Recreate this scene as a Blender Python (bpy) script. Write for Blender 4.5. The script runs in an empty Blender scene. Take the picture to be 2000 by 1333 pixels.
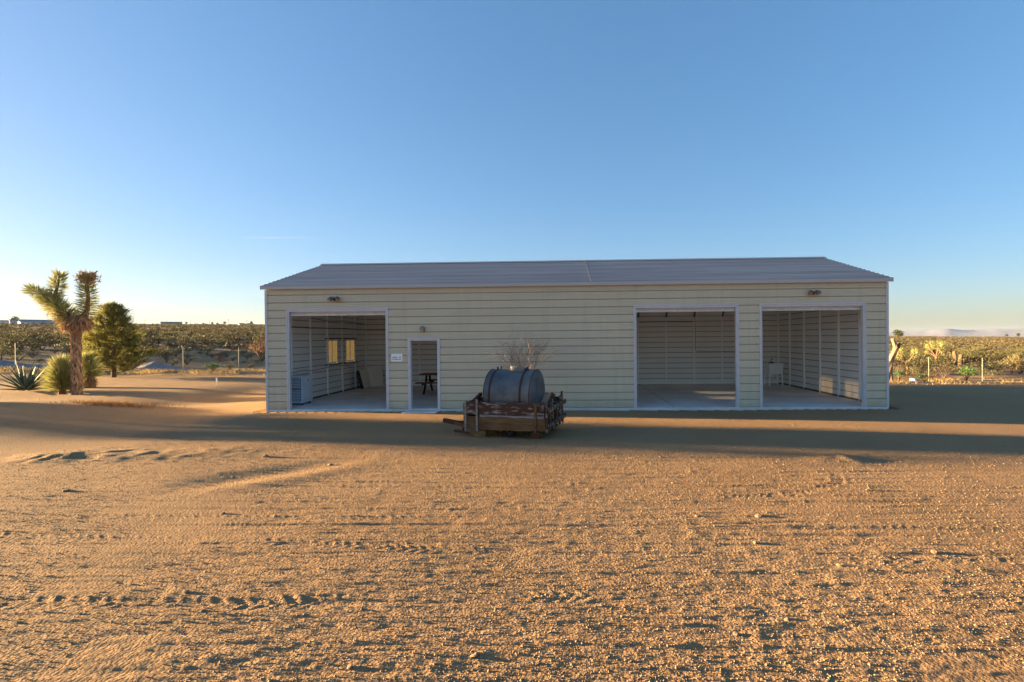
import bpy, math, random
import numpy as np
from mathutils import Vector, Matrix
R = math.radians
random.seed(7); rng = np.random.default_rng(7)
scene = bpy.context.scene
col = scene.collection

# ---------------------------------------------------------------- camera
CAMX, CAMY, CAMZ = 9.0108, -14.6337, 2.091
cd = bpy.data.cameras.new('camera'); cam = bpy.data.objects.new('camera', cd); col.objects.link(cam)
cd.sensor_width = 36; cd.lens = 964.85/2000*36; cd.shift_x = -74.7/2000
cd.clip_start = .05; cd.clip_end = 60000
cam.matrix_world = (Matrix.Translation((CAMX, CAMY, CAMZ)) @ Matrix.Rotation(.0322, 4, 'Z')
                    @ Matrix.Rotation(math.pi/2-.0072, 4, 'X') @ Matrix.Rotation(-.0094, 4, 'Z'))
scene.camera = cam
# ---------------------------------------------------------------- sky and sun
SUN_EL, SUN_BACK = 4.6, 7.5          # degrees: height, and how far behind the facade plane
world = bpy.data.worlds.new('World'); scene.world = world; world.use_nodes = True
wn = world.node_tree.nodes; wl = world.node_tree.links; wn.clear()
sky = wn.new('ShaderNodeTexSky'); sky.sky_type = 'NISHITA'; sky.sun_disc = False
sky.sun_elevation = R(SUN_EL); sky.sun_rotation = R(-90+SUN_BACK); sky.altitude = 900
sky.air_density = 1.0; sky.dust_density = 1.3; sky.ozone_density = 3.0
bg = wn.new('ShaderNodeBackground'); bg.inputs[1].default_value = .061
wo = wn.new('ShaderNodeOutputWorld'); gm = wn.new('ShaderNodeGamma'); gm.inputs[1].default_value = .60; hsv = wn.new('ShaderNodeHueSaturation'); hsv.inputs['Saturation'].default_value = 1.25
wl.new(sky.outputs[0], gm.inputs[0]); wl.new(gm.outputs[0], hsv.inputs['Color']); tint = wn.new('ShaderNodeMix'); tint.data_type = 'RGBA'; tint.blend_type = 'MULTIPLY'; tint.inputs[0].default_value = 1; tint.inputs[7].default_value = (.97, .93, 1.02, 1)
wl.new(hsv.outputs[0], tint.inputs[6]); wl.new(tint.outputs[2], bg.inputs[0]); wl.new(bg.outputs[0], wo.inputs[0])
sd = bpy.data.lights.new('sun', 'SUN'); sun = bpy.data.objects.new('sun', sd); col.objects.link(sun)
sd.energy = 5.0; sd.angle = R(.55); sd.color = (1, .69, .34)
ldir = Vector((math.cos(R(SUN_BACK))*math.cos(R(SUN_EL)), -math.sin(R(SUN_BACK))*math.cos(R(SUN_EL)), -math.sin(R(SUN_EL))))
sun.rotation_euler = ldir.to_track_quat('-Z', 'Y').to_euler()
sun.location = (-30, 5, 12)
vs = scene.view_settings
vs.view_transform = 'Standard'; vs.look = 'None'; vs.gamma = 1; vs.exposure = 3.12; vs.use_curve_mapping = False

scene.cycles.max_bounces = 14; scene.cycles.diffuse_bounces = 8

# ---------------------------------------------------------------- helpers
def S(t):
    t = np.clip(t, 0, 1); return t*t*(3-2*t)

def hash2(ix, iy, seed):
    h = (ix.astype(np.int64)*374761393 + iy.astype(np.int64)*668265263 + seed*1442695041) & 0xffffffff
    h = ((h ^ (h >> 13))*1274126177) & 0xffffffff
    return ((h ^ (h >> 16)) & 0xffff)/65535.0

def vnoise(x, y, lam, seed=0):
    """smooth noise in -1..1 with features about lam wide"""
    x = np.asarray(x, float)/lam; y = np.asarray(y, float)/lam
    c, s = math.cos(seed*1.7+.4), math.sin(seed*1.7+.4)
    x, y = x*c-y*s, x*s+y*c
    ix = np.floor(x); iy = np.floor(y); fx = x-ix; fy = y-iy
    fx = fx*fx*fx*(fx*(fx*6-15)+10); fy = fy*fy*fy*(fy*(fy*6-15)+10)
    a = hash2(ix, iy, seed); b = hash2(ix+1, iy, seed); c2 = hash2(ix, iy+1, seed); d = hash2(ix+1, iy+1, seed)
    return 2*((a*(1-fx)+b*fx)*(1-fy)+(c2*(1-fx)+d*fx)*fy)-1

def macro(x, y):
    """broad shape of the land in metres; the top of the garage slab is z = 0"""
    x = np.asarray(x, float); y = np.asarray(y, float)
    dx = x-CAMX; dy = y-CAMY; r = np.hypot(dx, dy); az = np.degrees(np.arctan2(dx, dy))
    z = np.full(x.shape, -.06)
    z = z+S((y-5)/12)*np.clip(-.022*(x+13), -1.1, .7)
    bank = .34*S((-1.2-x)/7.5)*S((y+5.6)/2.2)*(1-.78*S((y+1.0)/4.5))
    z = z+bank*(1-.6*S((-14-x)/10))
    z = z-.05*np.exp(-((y+3.0)/1.6)**2)*S((x+3.5)/2.5)*S((11-x)/6)+.025*np.exp(-((y+.1)/.5)**2)*S((x+.5)/.5)*S((18.8-x)/.5)
    z = z-.16*np.exp(-((x+4.2)/2.0)**2)*S((y-.2)/2)*S((12-y)/6)
    c = np.interp(az, [-180, -120, -60, -28, 0, 30, 45, 90, 180], [.0, .012, .0275, .0275, .014, -.001, -.0055, -.004, 0])
    z = z+c*np.clip(r-42, 0, 1500)-.03*np.clip(r-1542, 0, None)
    return z

def gz(x, y): return float(macro(np.array([x]), np.array([y]))[0])

MATS = {}
def mat(name, color, rough=.8, metal=0, color2=None, scale=5, stretch=(1, 1, 1), bump=0, bscale=None, rand=0, detail=6, spec=.3, lo=.35, hi=.65, trans=0, coord='Object'):
    if name in MATS: return MATS[name]
    m = bpy.data.materials.new(name); m.use_nodes = True; MATS[name] = m
    n = m.node_tree.nodes; l = m.node_tree.links; b = n['Principled BSDF']
    b.inputs['Roughness'].default_value = rough; b.inputs['Metallic'].default_value = metal
    b.inputs['Specular IOR Level'].default_value = spec
    b.inputs['Base Color'].default_value = (*color, 1)
    last = None
    if color2 or bump:
        tc = n.new('ShaderNodeTexCoord'); mp = n.new('ShaderNodeMapping'); mp.inputs['Scale'].default_value = stretch
        l.new(tc.outputs[coord], mp.inputs[0])
    if color2:
        t = n.new('ShaderNodeTexNoise'); t.inputs['Scale'].default_value = scale; t.inputs['Detail'].default_value = detail
        t.inputs['Roughness'].default_value = .62
        l.new(mp.outputs[0], t.inputs['Vector'])
        cr = n.new('ShaderNodeMapRange'); cr.inputs[1].default_value = lo; cr.inputs[2].default_value = hi
        l.new(t.outputs['Fac'], cr.inputs[0])
        mx = n.new('ShaderNodeMix'); mx.data_type = 'RGBA'; mx.inputs[6].default_value = (*color, 1); mx.inputs[7].default_value = (*color2, 1)
        l.new(cr.outputs[0], mx.inputs[0]); last = mx.outputs[2]
    if rand:
        oi = n.new('ShaderNodeObjectInfo'); hs = n.new('ShaderNodeHueSaturation')
        mr = n.new('ShaderNodeMapRange'); mr.inputs[3].default_value = 1-rand; mr.inputs[4].default_value = 1+rand
        mr2 = n.new('ShaderNodeMapRange'); mr2.inputs[3].default_value = .5-rand*.06; mr2.inputs[4].default_value = .5+rand*.06
        l.new(oi.outputs['Random'], mr.inputs[0]); l.new(mr.outputs[0], hs.inputs['Value'])
        l.new(oi.outputs['Random'], mr2.inputs[0]); l.new(mr2.outputs[0], hs.inputs['Hue'])
        if last: l.new(last, hs.inputs['Color'])
        else: hs.inputs['Color'].default_value = (*color, 1)
        last = hs.outputs[0]
    if last: l.new(last, b.inputs['Base Color'])
    if bump:
        t2 = n.new('ShaderNodeTexNoise'); t2.inputs['Scale'].default_value = bscale or scale*4; t2.inputs['Detail'].default_value = 5
        l.new(mp.outputs[0], t2.inputs['Vector'])
        bp = n.new('ShaderNodeBump'); bp.inputs['Strength'].default_value = min(1, bump); bp.inputs['Distance'].default_value = .01*max(1, bump)
        l.new(t2.outputs['Fac'], bp.inputs['Height']); l.new(bp.outputs[0], b.inputs['Normal'])
    if trans:      # thin leaves let some light through
        tr = n.new('ShaderNodeBsdfTranslucent'); ms = n.new('ShaderNodeMixShader'); ms.inputs[0].default_value = trans
        if last: l.new(last, tr.inputs[0])
        else: tr.inputs[0].default_value = (*color, 1)
        l.new(b.outputs[0], ms.inputs[1]); l.new(tr.outputs[0], ms.inputs[2]); l.new(ms.outputs[0], n['Material Output'].inputs[0])
    return m

def tag(o, label=None, cat=None, group=None, kind=None):
    if label: o['label'] = label
    if cat: o['category'] = cat
    if group: o['group'] = group
    if kind: o['kind'] = kind
    return o

def empty(name, loc=(0, 0, 0), rz=0):
    o = bpy.data.objects.new(name, None); col.objects.link(o); o.location = loc; o.rotation_euler = (0, 0, rz); o.empty_display_size = .1
    return o

def copy_tree(o, parent=None):
    c = o.copy(); col.objects.link(c); c.parent = parent
    for ch in o.children: copy_tree(ch, c)
    return c

class MB:
    """collects shapes into one mesh"""
    def __init__(s): s.v = []; s.f = []; s.m = []
    def add(s, v, f, m=0):
        o = len(s.v); s.v += [tuple(p) for p in v]
        for q in f: s.f.append(tuple(i+o for i in q)); s.m.append(m)
        return s
    def box(s, x0, x1, y0, y1, z0, z1, m=0):
        v = [(x0, y0, z0), (x1, y0, z0), (x1, y1, z0), (x0, y1, z0), (x0, y0, z1), (x1, y0, z1), (x1, y1, z1), (x0, y1, z1)]
        return s.add(v, [(3, 2, 1, 0), (4, 5, 6, 7), (0, 1, 5, 4), (1, 2, 6, 5), (2, 3, 7, 6), (3, 0, 4, 7)], m)
    def bar(s, a, b, w, h, m=0, up=(0, 0, 1)):
        a = Vector(a); b = Vector(b); d = (b-a).normalized(); u = Vector(up)
        if abs(d.dot(u)) > .97: u = Vector((0, 1, 0))
        x = d.cross(u).normalized(); y = x.cross(d)
        v = []
        for p in (a, b):
            for i, j in ((-1, -1), (1, -1), (1, 1), (-1, 1)): v.append(p+x*(i*w/2)+y*(j*h/2))
        return s.add(v, [(3, 2, 1, 0), (4, 5, 6, 7), (0, 1, 5, 4), (1, 2, 6, 5), (2, 3, 7, 6), (3, 0, 4, 7)], m)
    def tube(s, path, rad, n=8, m=0, cap=True, jit=0):
        P = [Vector(p) for p in path]
        if not hasattr(rad, '__len__'): rad = [rad]*len(P)
        v = []; f = []; prev = None
        for i, p in enumerate(P):
            d = ((P[i+1] if i+1 < len(P) else P[i])-(P[i-1] if i else P[i])).normalized()
            if prev is None:
                x = d.cross(Vector((.13, .31, .94)) if abs(d.z) < .9 else Vector((1, .1, 0))).normalized()
            else: x = (prev-d*prev.dot(d)).normalized()
            prev = x; y = d.cross(x)
            for k in range(n):
                a = 2*math.pi*k/n; r = rad[i]*(1+(random.uniform(-jit, jit) if jit else 0))
                v.append(p+x*(math.cos(a)*r)+y*(math.sin(a)*r))
        for i in range(len(P)-1):
            for k in range(n):
                k2 = (k+1) % n; f.append((i*n+k, i*n+k2, (i+1)*n+k2, (i+1)*n+k))
        if cap: f.append(tuple(range(n-1, -1, -1))); f.append(tuple((len(P)-1)*n+k for k in range(n)))
        return s.add(v, f, m)
    def prism(s, poly, fn, u0, u1, m=0, mats=None):
        """closed outline poly (a,b) swept from u0 to u1; fn(u,a,b) gives the point"""
        n = len(poly); v = [fn(u0, *p) for p in poly]+[fn(u1, *p) for p in poly]
        f = [(k, (k+1) % n, n+(k+1) % n, n+k) for k in range(n)]
        o = len(s.v); s.v += [tuple(p) for p in v]
        for k, q in enumerate(f): s.f.append(tuple(i+o for i in q)); s.m.append(mats[k] if mats else m)
        s.f.append(tuple(o+i for i in range(n-1, -1, -1))); s.m.append(m)
        s.f.append(tuple(o+n+i for i in range(n))); s.m.append(m)
        return s
    def mesh(s, name, mats, smooth=False):
        me = bpy.data.meshes.new(name); me.from_pydata(s.v, [], s.f)
        for mm in (mats if isinstance(mats, (list, tuple)) else [mats]): me.materials.append(mm)
        if any(s.m): me.polygons.foreach_set('material_index', s.m)
        if smooth: me.polygons.foreach_set('use_smooth', [True]*len(s.f))
        me.update(); return me
    def build(s, name, mats, parent=None, smooth=False, loc=None, rot=None, bevel=0):
        o = bpy.data.objects.new(name, s.mesh(name, mats, smooth)); col.objects.link(o); o.parent = parent
        if loc: o.location = loc
        if rot: o.rotation_euler = rot
        if bevel:
            b = o.modifiers.new('bevel', 'BEVEL'); b.width = bevel; b.segments = 2; b.limit_method = 'ANGLE'
        return o

def np_mesh(name, V, F, mats, midx=None, smooth=False):
    """mesh from numpy arrays: V (n,3), F (k,3 or 4)"""
    V = np.asarray(V, np.float32); F = np.asarray(F, np.int32); k = F.shape[1]
    me = bpy.data.meshes.new(name)
    me.vertices.add(len(V)); me.vertices.foreach_set('co', V.ravel())
    me.loops.add(F.size); me.loops.foreach_set('vertex_index', F.ravel())
    me.polygons.add(len(F)); me.polygons.foreach_set('loop_start', np.arange(0, F.size, k, dtype=np.int32))
    for mm in (mats if isinstance(mats, (list, tuple)) else [mats]): me.materials.append(mm)
    if midx is not None: me.polygons.foreach_set('material_index', np.asarray(midx, np.int32))
    me.polygons.foreach_set('use_smooth', np.full(len(F), smooth))
    me.update(calc_edges=True); return me

def link(name, me, parent=None, loc=None):
    o = bpy.data.objects.new(name, me); col.objects.link(o); o.parent = parent
    if loc is not None: o.location = loc
    return o

def blades(P, D, L, W, sag=0.0, fold=.0):
    """narrow pointed leaves: base P, direction D, length L, width W -> V, F (quads)"""
    P = np.asarray(P, float); D = np.asarray(D, float); D = D/np.linalg.norm(D, axis=1, keepdims=True)
    n = len(P); L = np.broadcast_to(L, n)[:, None]; W = np.broadcast_to(W, n)[:, None]
    side = np.cross(D, rng.normal(size=(n, 3))); side /= np.linalg.norm(side, axis=1, keepdims=True)+1e-9
    mid = P+D*L*.45; tip = P+D*L; tip[:, 2] -= (sag*L)[:, 0]
    V = np.stack([P, mid+side*W*.5, tip, mid-side*W*.5], 1).reshape(-1, 3)
    F = np.arange(n*4).reshape(n, 4); return V, F

def rdirs(n, up=0.0):
    d = rng.normal(size=(n, 3)); d /= np.linalg.norm(d, axis=1, keepdims=True); d[:, 2] += up
    return d/np.linalg.norm(d, axis=1, keepdims=True)

# ---------------------------------------------------------------- materials
def ground_material():
    m = bpy.data.materials.new('sandy_ground'); m.use_nodes = True
    n = m.node_tree.nodes; l = m.node_tree.links; b = n['Principled BSDF']
    b.inputs['Roughness'].default_value = .95; b.inputs['Specular IOR Level'].default_value = .1
    g = n.new('ShaderNodeNewGeometry')
    def noise(scale, detail=8, rough=.6):
        t = n.new('ShaderNodeTexNoise'); t.inputs['Scale'].default_value = scale; t.inputs['Detail'].default_value = detail
        t.inputs['Roughness'].default_value = rough; l.new(g.outputs['Position'], t.inputs['Vector']); return t.outputs['Fac']
    def rng_(x, a, b_):
        r = n.new('ShaderNodeMapRange'); r.inputs[1].default_value = a; r.inputs[2].default_value = b_; l.new(x, r.inputs[0]); return r.outputs[0]
    def mix(f, a, b_):
        mx = n.new('ShaderNodeMix'); mx.data_type = 'RGBA'; l.new(f, mx.inputs[0])
        for k, c in ((6, a), (7, b_)):
            if isinstance(c, tuple): mx.inputs[k].default_value = (*c, 1)
            else: l.new(c, mx.inputs[k])
        return mx.outputs[2]
    c1 = mix(rng_(noise(.35), .35, .65), (.275, .162, .077), (.335, .203, .100))
    c2 = mix(rng_(noise(95, 3), .52, .75), c1, (.47, .35, .23))          # pale grit
    c3 = mix(rng_(noise(60, 3), .60, .78), c2, (.20, .13, .085))         # dark grit
    l.new(c3, b.inputs['Base Color'])
    b1 = n.new('ShaderNodeBump'); b1.inputs['Strength'].default_value = .55; b1.inputs['Distance'].default_value = .012
    l.new(noise(70, 4, .7), b1.inputs['Height'])
    b2 = n.new('ShaderNodeBump'); b2.inputs['Strength'].default_value = .35; b2.inputs['Distance'].default_value = .05
    l.new(noise(9, 6, .65), b2.inputs['Height']); l.new(b2.outputs[0], b1.inputs['Normal'])
    b4 = n.new('ShaderNodeBump'); b4.inputs['Strength'].default_value = .6; b4.inputs['Distance'].default_value = .022
    l.new(noise(24, 5, .7), b4.inputs['Height']); l.new(b2.outputs[0], b4.inputs['Normal']); l.new(b4.outputs[0], b1.inputs['Normal'])
    vo = n.new('ShaderNodeTexVoronoi'); vo.inputs['Scale'].default_value = 42; vo.inputs['Randomness'].default_value = 1; l.new(g.outputs['Position'], vo.inputs['Vector'])
    b3 = n.new('ShaderNodeBump'); b3.invert = True; b3.inputs['Strength'].default_value = .75; b3.inputs['Distance'].default_value = .014
    l.new(vo.outputs['Distance'], b3.inputs['Height']); l.new(b1.outputs[0], b3.inputs['Normal'])
    l.new(b3.outputs[0], b.inputs['Normal'])
    return m

M_ground = ground_material()
M_cream = mat('cream_painted_steel', (.60, .555, .405), .5, 0, (.555, .515, .38), 1.3, (.3, 1, 1), .05, 30, spec=.4, rand=.035)
def weather(m):
    n = m.node_tree.nodes; l = m.node_tree.links; b = n['Principled BSDF']; src = b.inputs['Base Color'].links[0].from_socket
    g = n.new('ShaderNodeNewGeometry'); sp = n.new('ShaderNodeSeparateXYZ'); l.new(g.outputs['Position'], sp.inputs[0])
    mp = n.new('ShaderNodeMapping'); mp.inputs['Scale'].default_value = (7, 7, .5); l.new(g.outputs['Position'], mp.inputs[0])
    t = n.new('ShaderNodeTexNoise'); t.inputs['Scale'].default_value = 1; t.inputs['Detail'].default_value = 6; l.new(mp.outputs[0], t.inputs['Vector'])
    st = n.new('ShaderNodeMapRange'); st.inputs[1].default_value = .5; st.inputs[2].default_value = .85; st.inputs[4].default_value = .35; l.new(t.outputs['Fac'], st.inputs[0])
    t2 = n.new('ShaderNodeTexNoise'); t2.inputs['Scale'].default_value = 3.5; t2.inputs['Detail'].default_value = 7; l.new(g.outputs['Position'], t2.inputs['Vector'])
    ad = n.new('ShaderNodeMath'); ad.operation = 'MULTIPLY_ADD'; ad.inputs[1].default_value = .9; l.new(t2.outputs['Fac'], ad.inputs[0]); ng = n.new('ShaderNodeMath'); ng.operation = 'MULTIPLY'; ng.inputs[1].default_value = -1.6; l.new(sp.outputs['Z'], ng.inputs[0]); l.new(ng.outputs[0], ad.inputs[2])
    du = n.new('ShaderNodeMapRange'); du.inputs[1].default_value = .05; du.inputs[2].default_value = .5; du.inputs[4].default_value = .55; l.new(ad.outputs[0], du.inputs[0])
    m1 = n.new('ShaderNodeMix'); m1.data_type = 'RGBA'; m1.inputs[7].default_value = (.40, .36, .26, 1); l.new(src, m1.inputs[6]); l.new(st.outputs[0], m1.inputs[0])
    m2 = n.new('ShaderNodeMix'); m2.data_type = 'RGBA'; m2.inputs[7].default_value = (.40, .32, .22, 1); l.new(m1.outputs[2], m2.inputs[6]); l.new(du.outputs[0], m2.inputs[0]); l.new(m2.outputs[2], b.inputs['Base Color'])
weather(M_cream)
M_inner = mat('white_steel_back', (.88, .865, .82), .55, 0, (.83, .815, .775), 1.5, spec=.35)
M_lapshade = mat('panel_lap_shade', (.30, .285, .25), .8)  # inner groove faces: shade of the lap painted as a darker colour
M_lapshade_out = mat('cream_lap_shade', (.45, .42, .31), .6)  # outer groove faces: cream darkened to paint in the shadow line
M_frame = mat('white_frame_tube', (.95, .95, .92), .5)
M_brace = mat('dark_brace_steel', (.13, .125, .115), .6, .2)
M_trim = mat('white_trim', (.60, .605, .61), .45, 0, (.54, .545, .55), 3, spec=.5)
M_roof = mat('grey_roof_steel', (.40, .385, .385), .5, .08, (.27, .26, .27), 1.3, (.12, 5, 5), spec=.5)
M_galv = mat('galvanised_tube', (.62, .62, .60), .45, .3, (.5, .5, .49), 6)
M_conc = mat('concrete', (.78, .76, .73), .55, 0, (.60, .585, .56), .9, bump=.1, bscale=40, spec=.35)
M_joint = mat('slab_joint', (.16, .15, .14), .9)
M_bronze = mat('bronze_lamp', (.10, .085, .07), .45, .6)
M_amber = mat('amber_glass', (.45, .30, .09), .2, 0, spec=.6)
M_dark = mat('black_steel', (.025, .024, .024), .55, .3)
M_white = mat('white_plastic', (.92, .92, .90), .4, spec=.5)
M_black = mat('black_print', (.02, .02, .022), .6)
M_blue = mat('blue_print', (.015, .03, .09), .6)
M_ac = mat('pale_blue_enamel', (.60, .66, .72), .4, 0, (.52, .59, .67), 3)
M_acdark = mat('grille_blue', (.16, .22, .30), .5)
M_board = mat('tan_board', (.80, .75, .64), .8, 0, (.70, .65, .56), 3, (1, 1, .3))
M_boarddark = mat('dark_board', (.03, .03, .03), .7)
M_redwood = mat('red_brown_plank', (.20, .055, .035), .55, 0, (.13, .04, .03), 6, (1, 8, 8))
M_wood = mat('weathered_wood', (.10, .044, .019), .85, 0, (.24, .13, .065), 5, (.35, 3, 3), .5, 22, rand=.25, lo=.42, hi=.75)
M_woodpaint = mat('flaking_paint_wood', (.085, .045, .026), .85, 0, (.36, .31, .27), 7, (.5, 2, 2.2), .5, 22, rand=.2, lo=.52, hi=.62)
M_greypaint = mat('old_pale_board', (.28, .25, .22), .85, 0, (.12, .08, .06), 8, (.4, 3, 3), lo=.5, hi=.68)
M_oldiron = mat('rusty_iron', (.05, .03, .022), .8, .3, (.12, .055, .03), 12)
M_tank = mat('galvanised_tank', (.13, .142, .148), .5, .35, (.085, .092, .098), 2.2, (1, 1, 1.4), .04, 12, lo=.4, hi=.62)
M_rust = mat('rust_band', (.10, .04, .022), .85, .2, (.055, .03, .022), 14)
M_brass = mat('pale_cap', (.62, .50, .30), .5, .1)
M_rubber = mat('rubber', (.02, .02, .02), .8)
M_twig = mat('bare_twig', (.22, .13, .085), .85)
M_twigleaf = mat('pink_dry_leaf', (.34, .19, .15), .8, rand=.2)
M_jbark = mat('joshua_bark', (.20, .125, .08), .95, 0, (.10, .065, .045), 10, (3, 3, .6), .8, 30)
M_jleaf = mat('joshua_leaf', (.25, .285, .095), .6, 0, (.42, .385, .15), 3, trans=.2)
M_jdead = mat('dead_leaf_straw', (.38, .245, .14), .85, 0, (.28, .17, .095), 4, trans=.15)
M_agave = mat('agave_leaf', (.055, .10, .075), .55, 0, (.10, .145, .11), 2.5, (1, 1, 2))
M_agavedry = mat('agave_dry_leaf', (.18, .12, .08), .8)
M_pine = mat('pine_needles', (.13, .14, .036), .65, 0, (.26, .235, .062), .9, trans=.4)
M_bark = mat('pine_bark', (.10, .065, .045), .95, bump=.5, bscale=30)
M_creo = mat('creosote_leaf', (.092, .084, .036), .7, rand=.4, trans=.15)
M_creostem = mat('creosote_stem', (.11, .085, .065), .9)
M_sage = mat('sage_leaf', (.15, .15, .085), .8, rand=.3, trans=.2)
M_dry = mat('dry_bush', (.20, .115, .07), .9, rand=.3, trans=.15)
M_straw = mat('straw_grass', (.50, .36, .14), .85, 0, (.38, .27, .11), .6, trans=.25, coord='Object')
M_green = mat('bright_green_leaf', (.07, .13, .035), .6, rand=.2, trans=.25)
M_gravelpile = mat('blue_grey_gravel', (.27, .255, .25), .9, 0, (.19, .18, .185), 14, bump=1, bscale=60)
M_stone = mat('pale_stone', (.27, .185, .115), .85, 0, (.20, .14, .09), 20, bump=.3, rand=.2)
M_pebble = mat('pebble', (.36, .245, .14), .9, 0, (.28, .185, .105), 9)
M_post = mat('fence_post_steel', (.27, .235, .185), .6, .1, rand=.1)
M_wire = mat('fence_wire', (.30, .29, .27), .5, .6)
M_mtn = mat('far_mountain_rock', (.26, .235, .25), .95, 0, (.20, .19, .21), .002)
M_polewood = mat('pole_wood', (.10, .08, .065), .9)
M_farwhite = mat('far_house_white', (.70, .69, .66), .8)
M_fargrey = mat('far_house_grey', (.34, .37, .41), .8)
M_farroof = mat('far_house_roof', (.22, .19, .18), .8)

def glass_material():
    m = bpy.data.materials.new('dusty_glass'); m.use_nodes = True; n = m.node_tree.nodes; l = m.node_tree.links
    n.remove(n['Principled BSDF']); out = n['Material Output']
    g = n.new('ShaderNodeBsdfGlossy'); g.inputs['Roughness'].default_value = .03
    t = n.new('ShaderNodeBsdfTransparent'); t.inputs[0].default_value = (.16, .15, .12, 1)
    tl = n.new('ShaderNodeBsdfTranslucent'); tl.inputs[0].default_value = (.48, .45, .34, 1)
    a = n.new('ShaderNodeMixShader'); a.inputs[0].default_value = .08; l.new(t.outputs[0], a.inputs[1]); l.new(g.outputs[0], a.inputs[2])
    c = n.new('ShaderNodeMixShader'); c.inputs[0].default_value = .12; l.new(a.outputs[0], c.inputs[1]); l.new(tl.outputs[0], c.inputs[2])
    l.new(c.outputs[0], out.inputs[0]); return m
M_glass = glass_material()

# ================================================================ THE LAND
def tracks():
    T = [  # tyre tracks pressed into the yard: points, width, depth, lug pitch
        ([(-6, -8.9), (2.7, -9.36), (5.66, -9.44), (8.45, -9.73), (10.92, -9.86), (13.38, -9.77), (20, -9.3)], .20, .020, .135),
        ([(-4, -10.5), (4.28, -10.69), (6.46, -10.69), (8.54, -10.54), (10.66, -10.51), (12.69, -10.54), (20, -10.9)], .22, .024, .14),
        ([(-6, -8.3), (3.94, -8.76), (8.34, -8.75), (11.29, -8.95), (14.08, -8.99), (21, -8.6)], .18, .014, .12),
        ([(5.5, -7.9), (8.1, -6.52), (9.85, -5.83), (11.86, -5.13), (15, -4.2)], .17, .018, .12),
        ([(6.0, -8.6), (8.6, -7.0), (10.4, -6.25), (12.6, -5.5), (16, -4.6)], .17, .014, .12),
        ([(14.6, -5.0), (13.6, -5.9), (13.25, -6.6), (13.0, -7.3), (12.2, -7.8), (10.5, -8.1)], .16, .022, .11),
        ([(17, -5.4), (15.2, -5.8), (13.8, -6.1), (12.2, -6.6)], .16, .016, .11),
        ([(-3, -6.4), (2, -6.6), (6, -7.5), (12, -7.9), (20, -7.4)], .2, .011, .14),
        ([(4, -11.9), (8, -11.6), (11, -11.5), (15, -11.8)], .24, .016, .15)]
    for k, (y0, y1, y2) in enumerate(((-6.3, -6.9, -6.5), (-7.1, -7.4, -7.9), (-8.1, -8.3, -8.0), (-9.2, -9.0, -9.3), (-10.0, -10.2, -9.9), (-11.2, -11.0, -11.2), (-5.6, -5.9, -5.7))):
        for dd in (.22, .47, .71): T.append(([(-8, y0-dd), (1, (y0+y1)/2-dd*1.1), (9, y1-dd), (15, (y1+y2)/2-dd*.8), (24, y2-dd)], .06+.02*((k*3+int(dd*10)) % 3), .0085, 0))
        T.append(([(-8, y0), (1, (y0+y1)/2), (9, y1), (15, (y1+y2)/2), (24, y2)], .13+.03*(k % 3), .014, 0))
    return T

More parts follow.
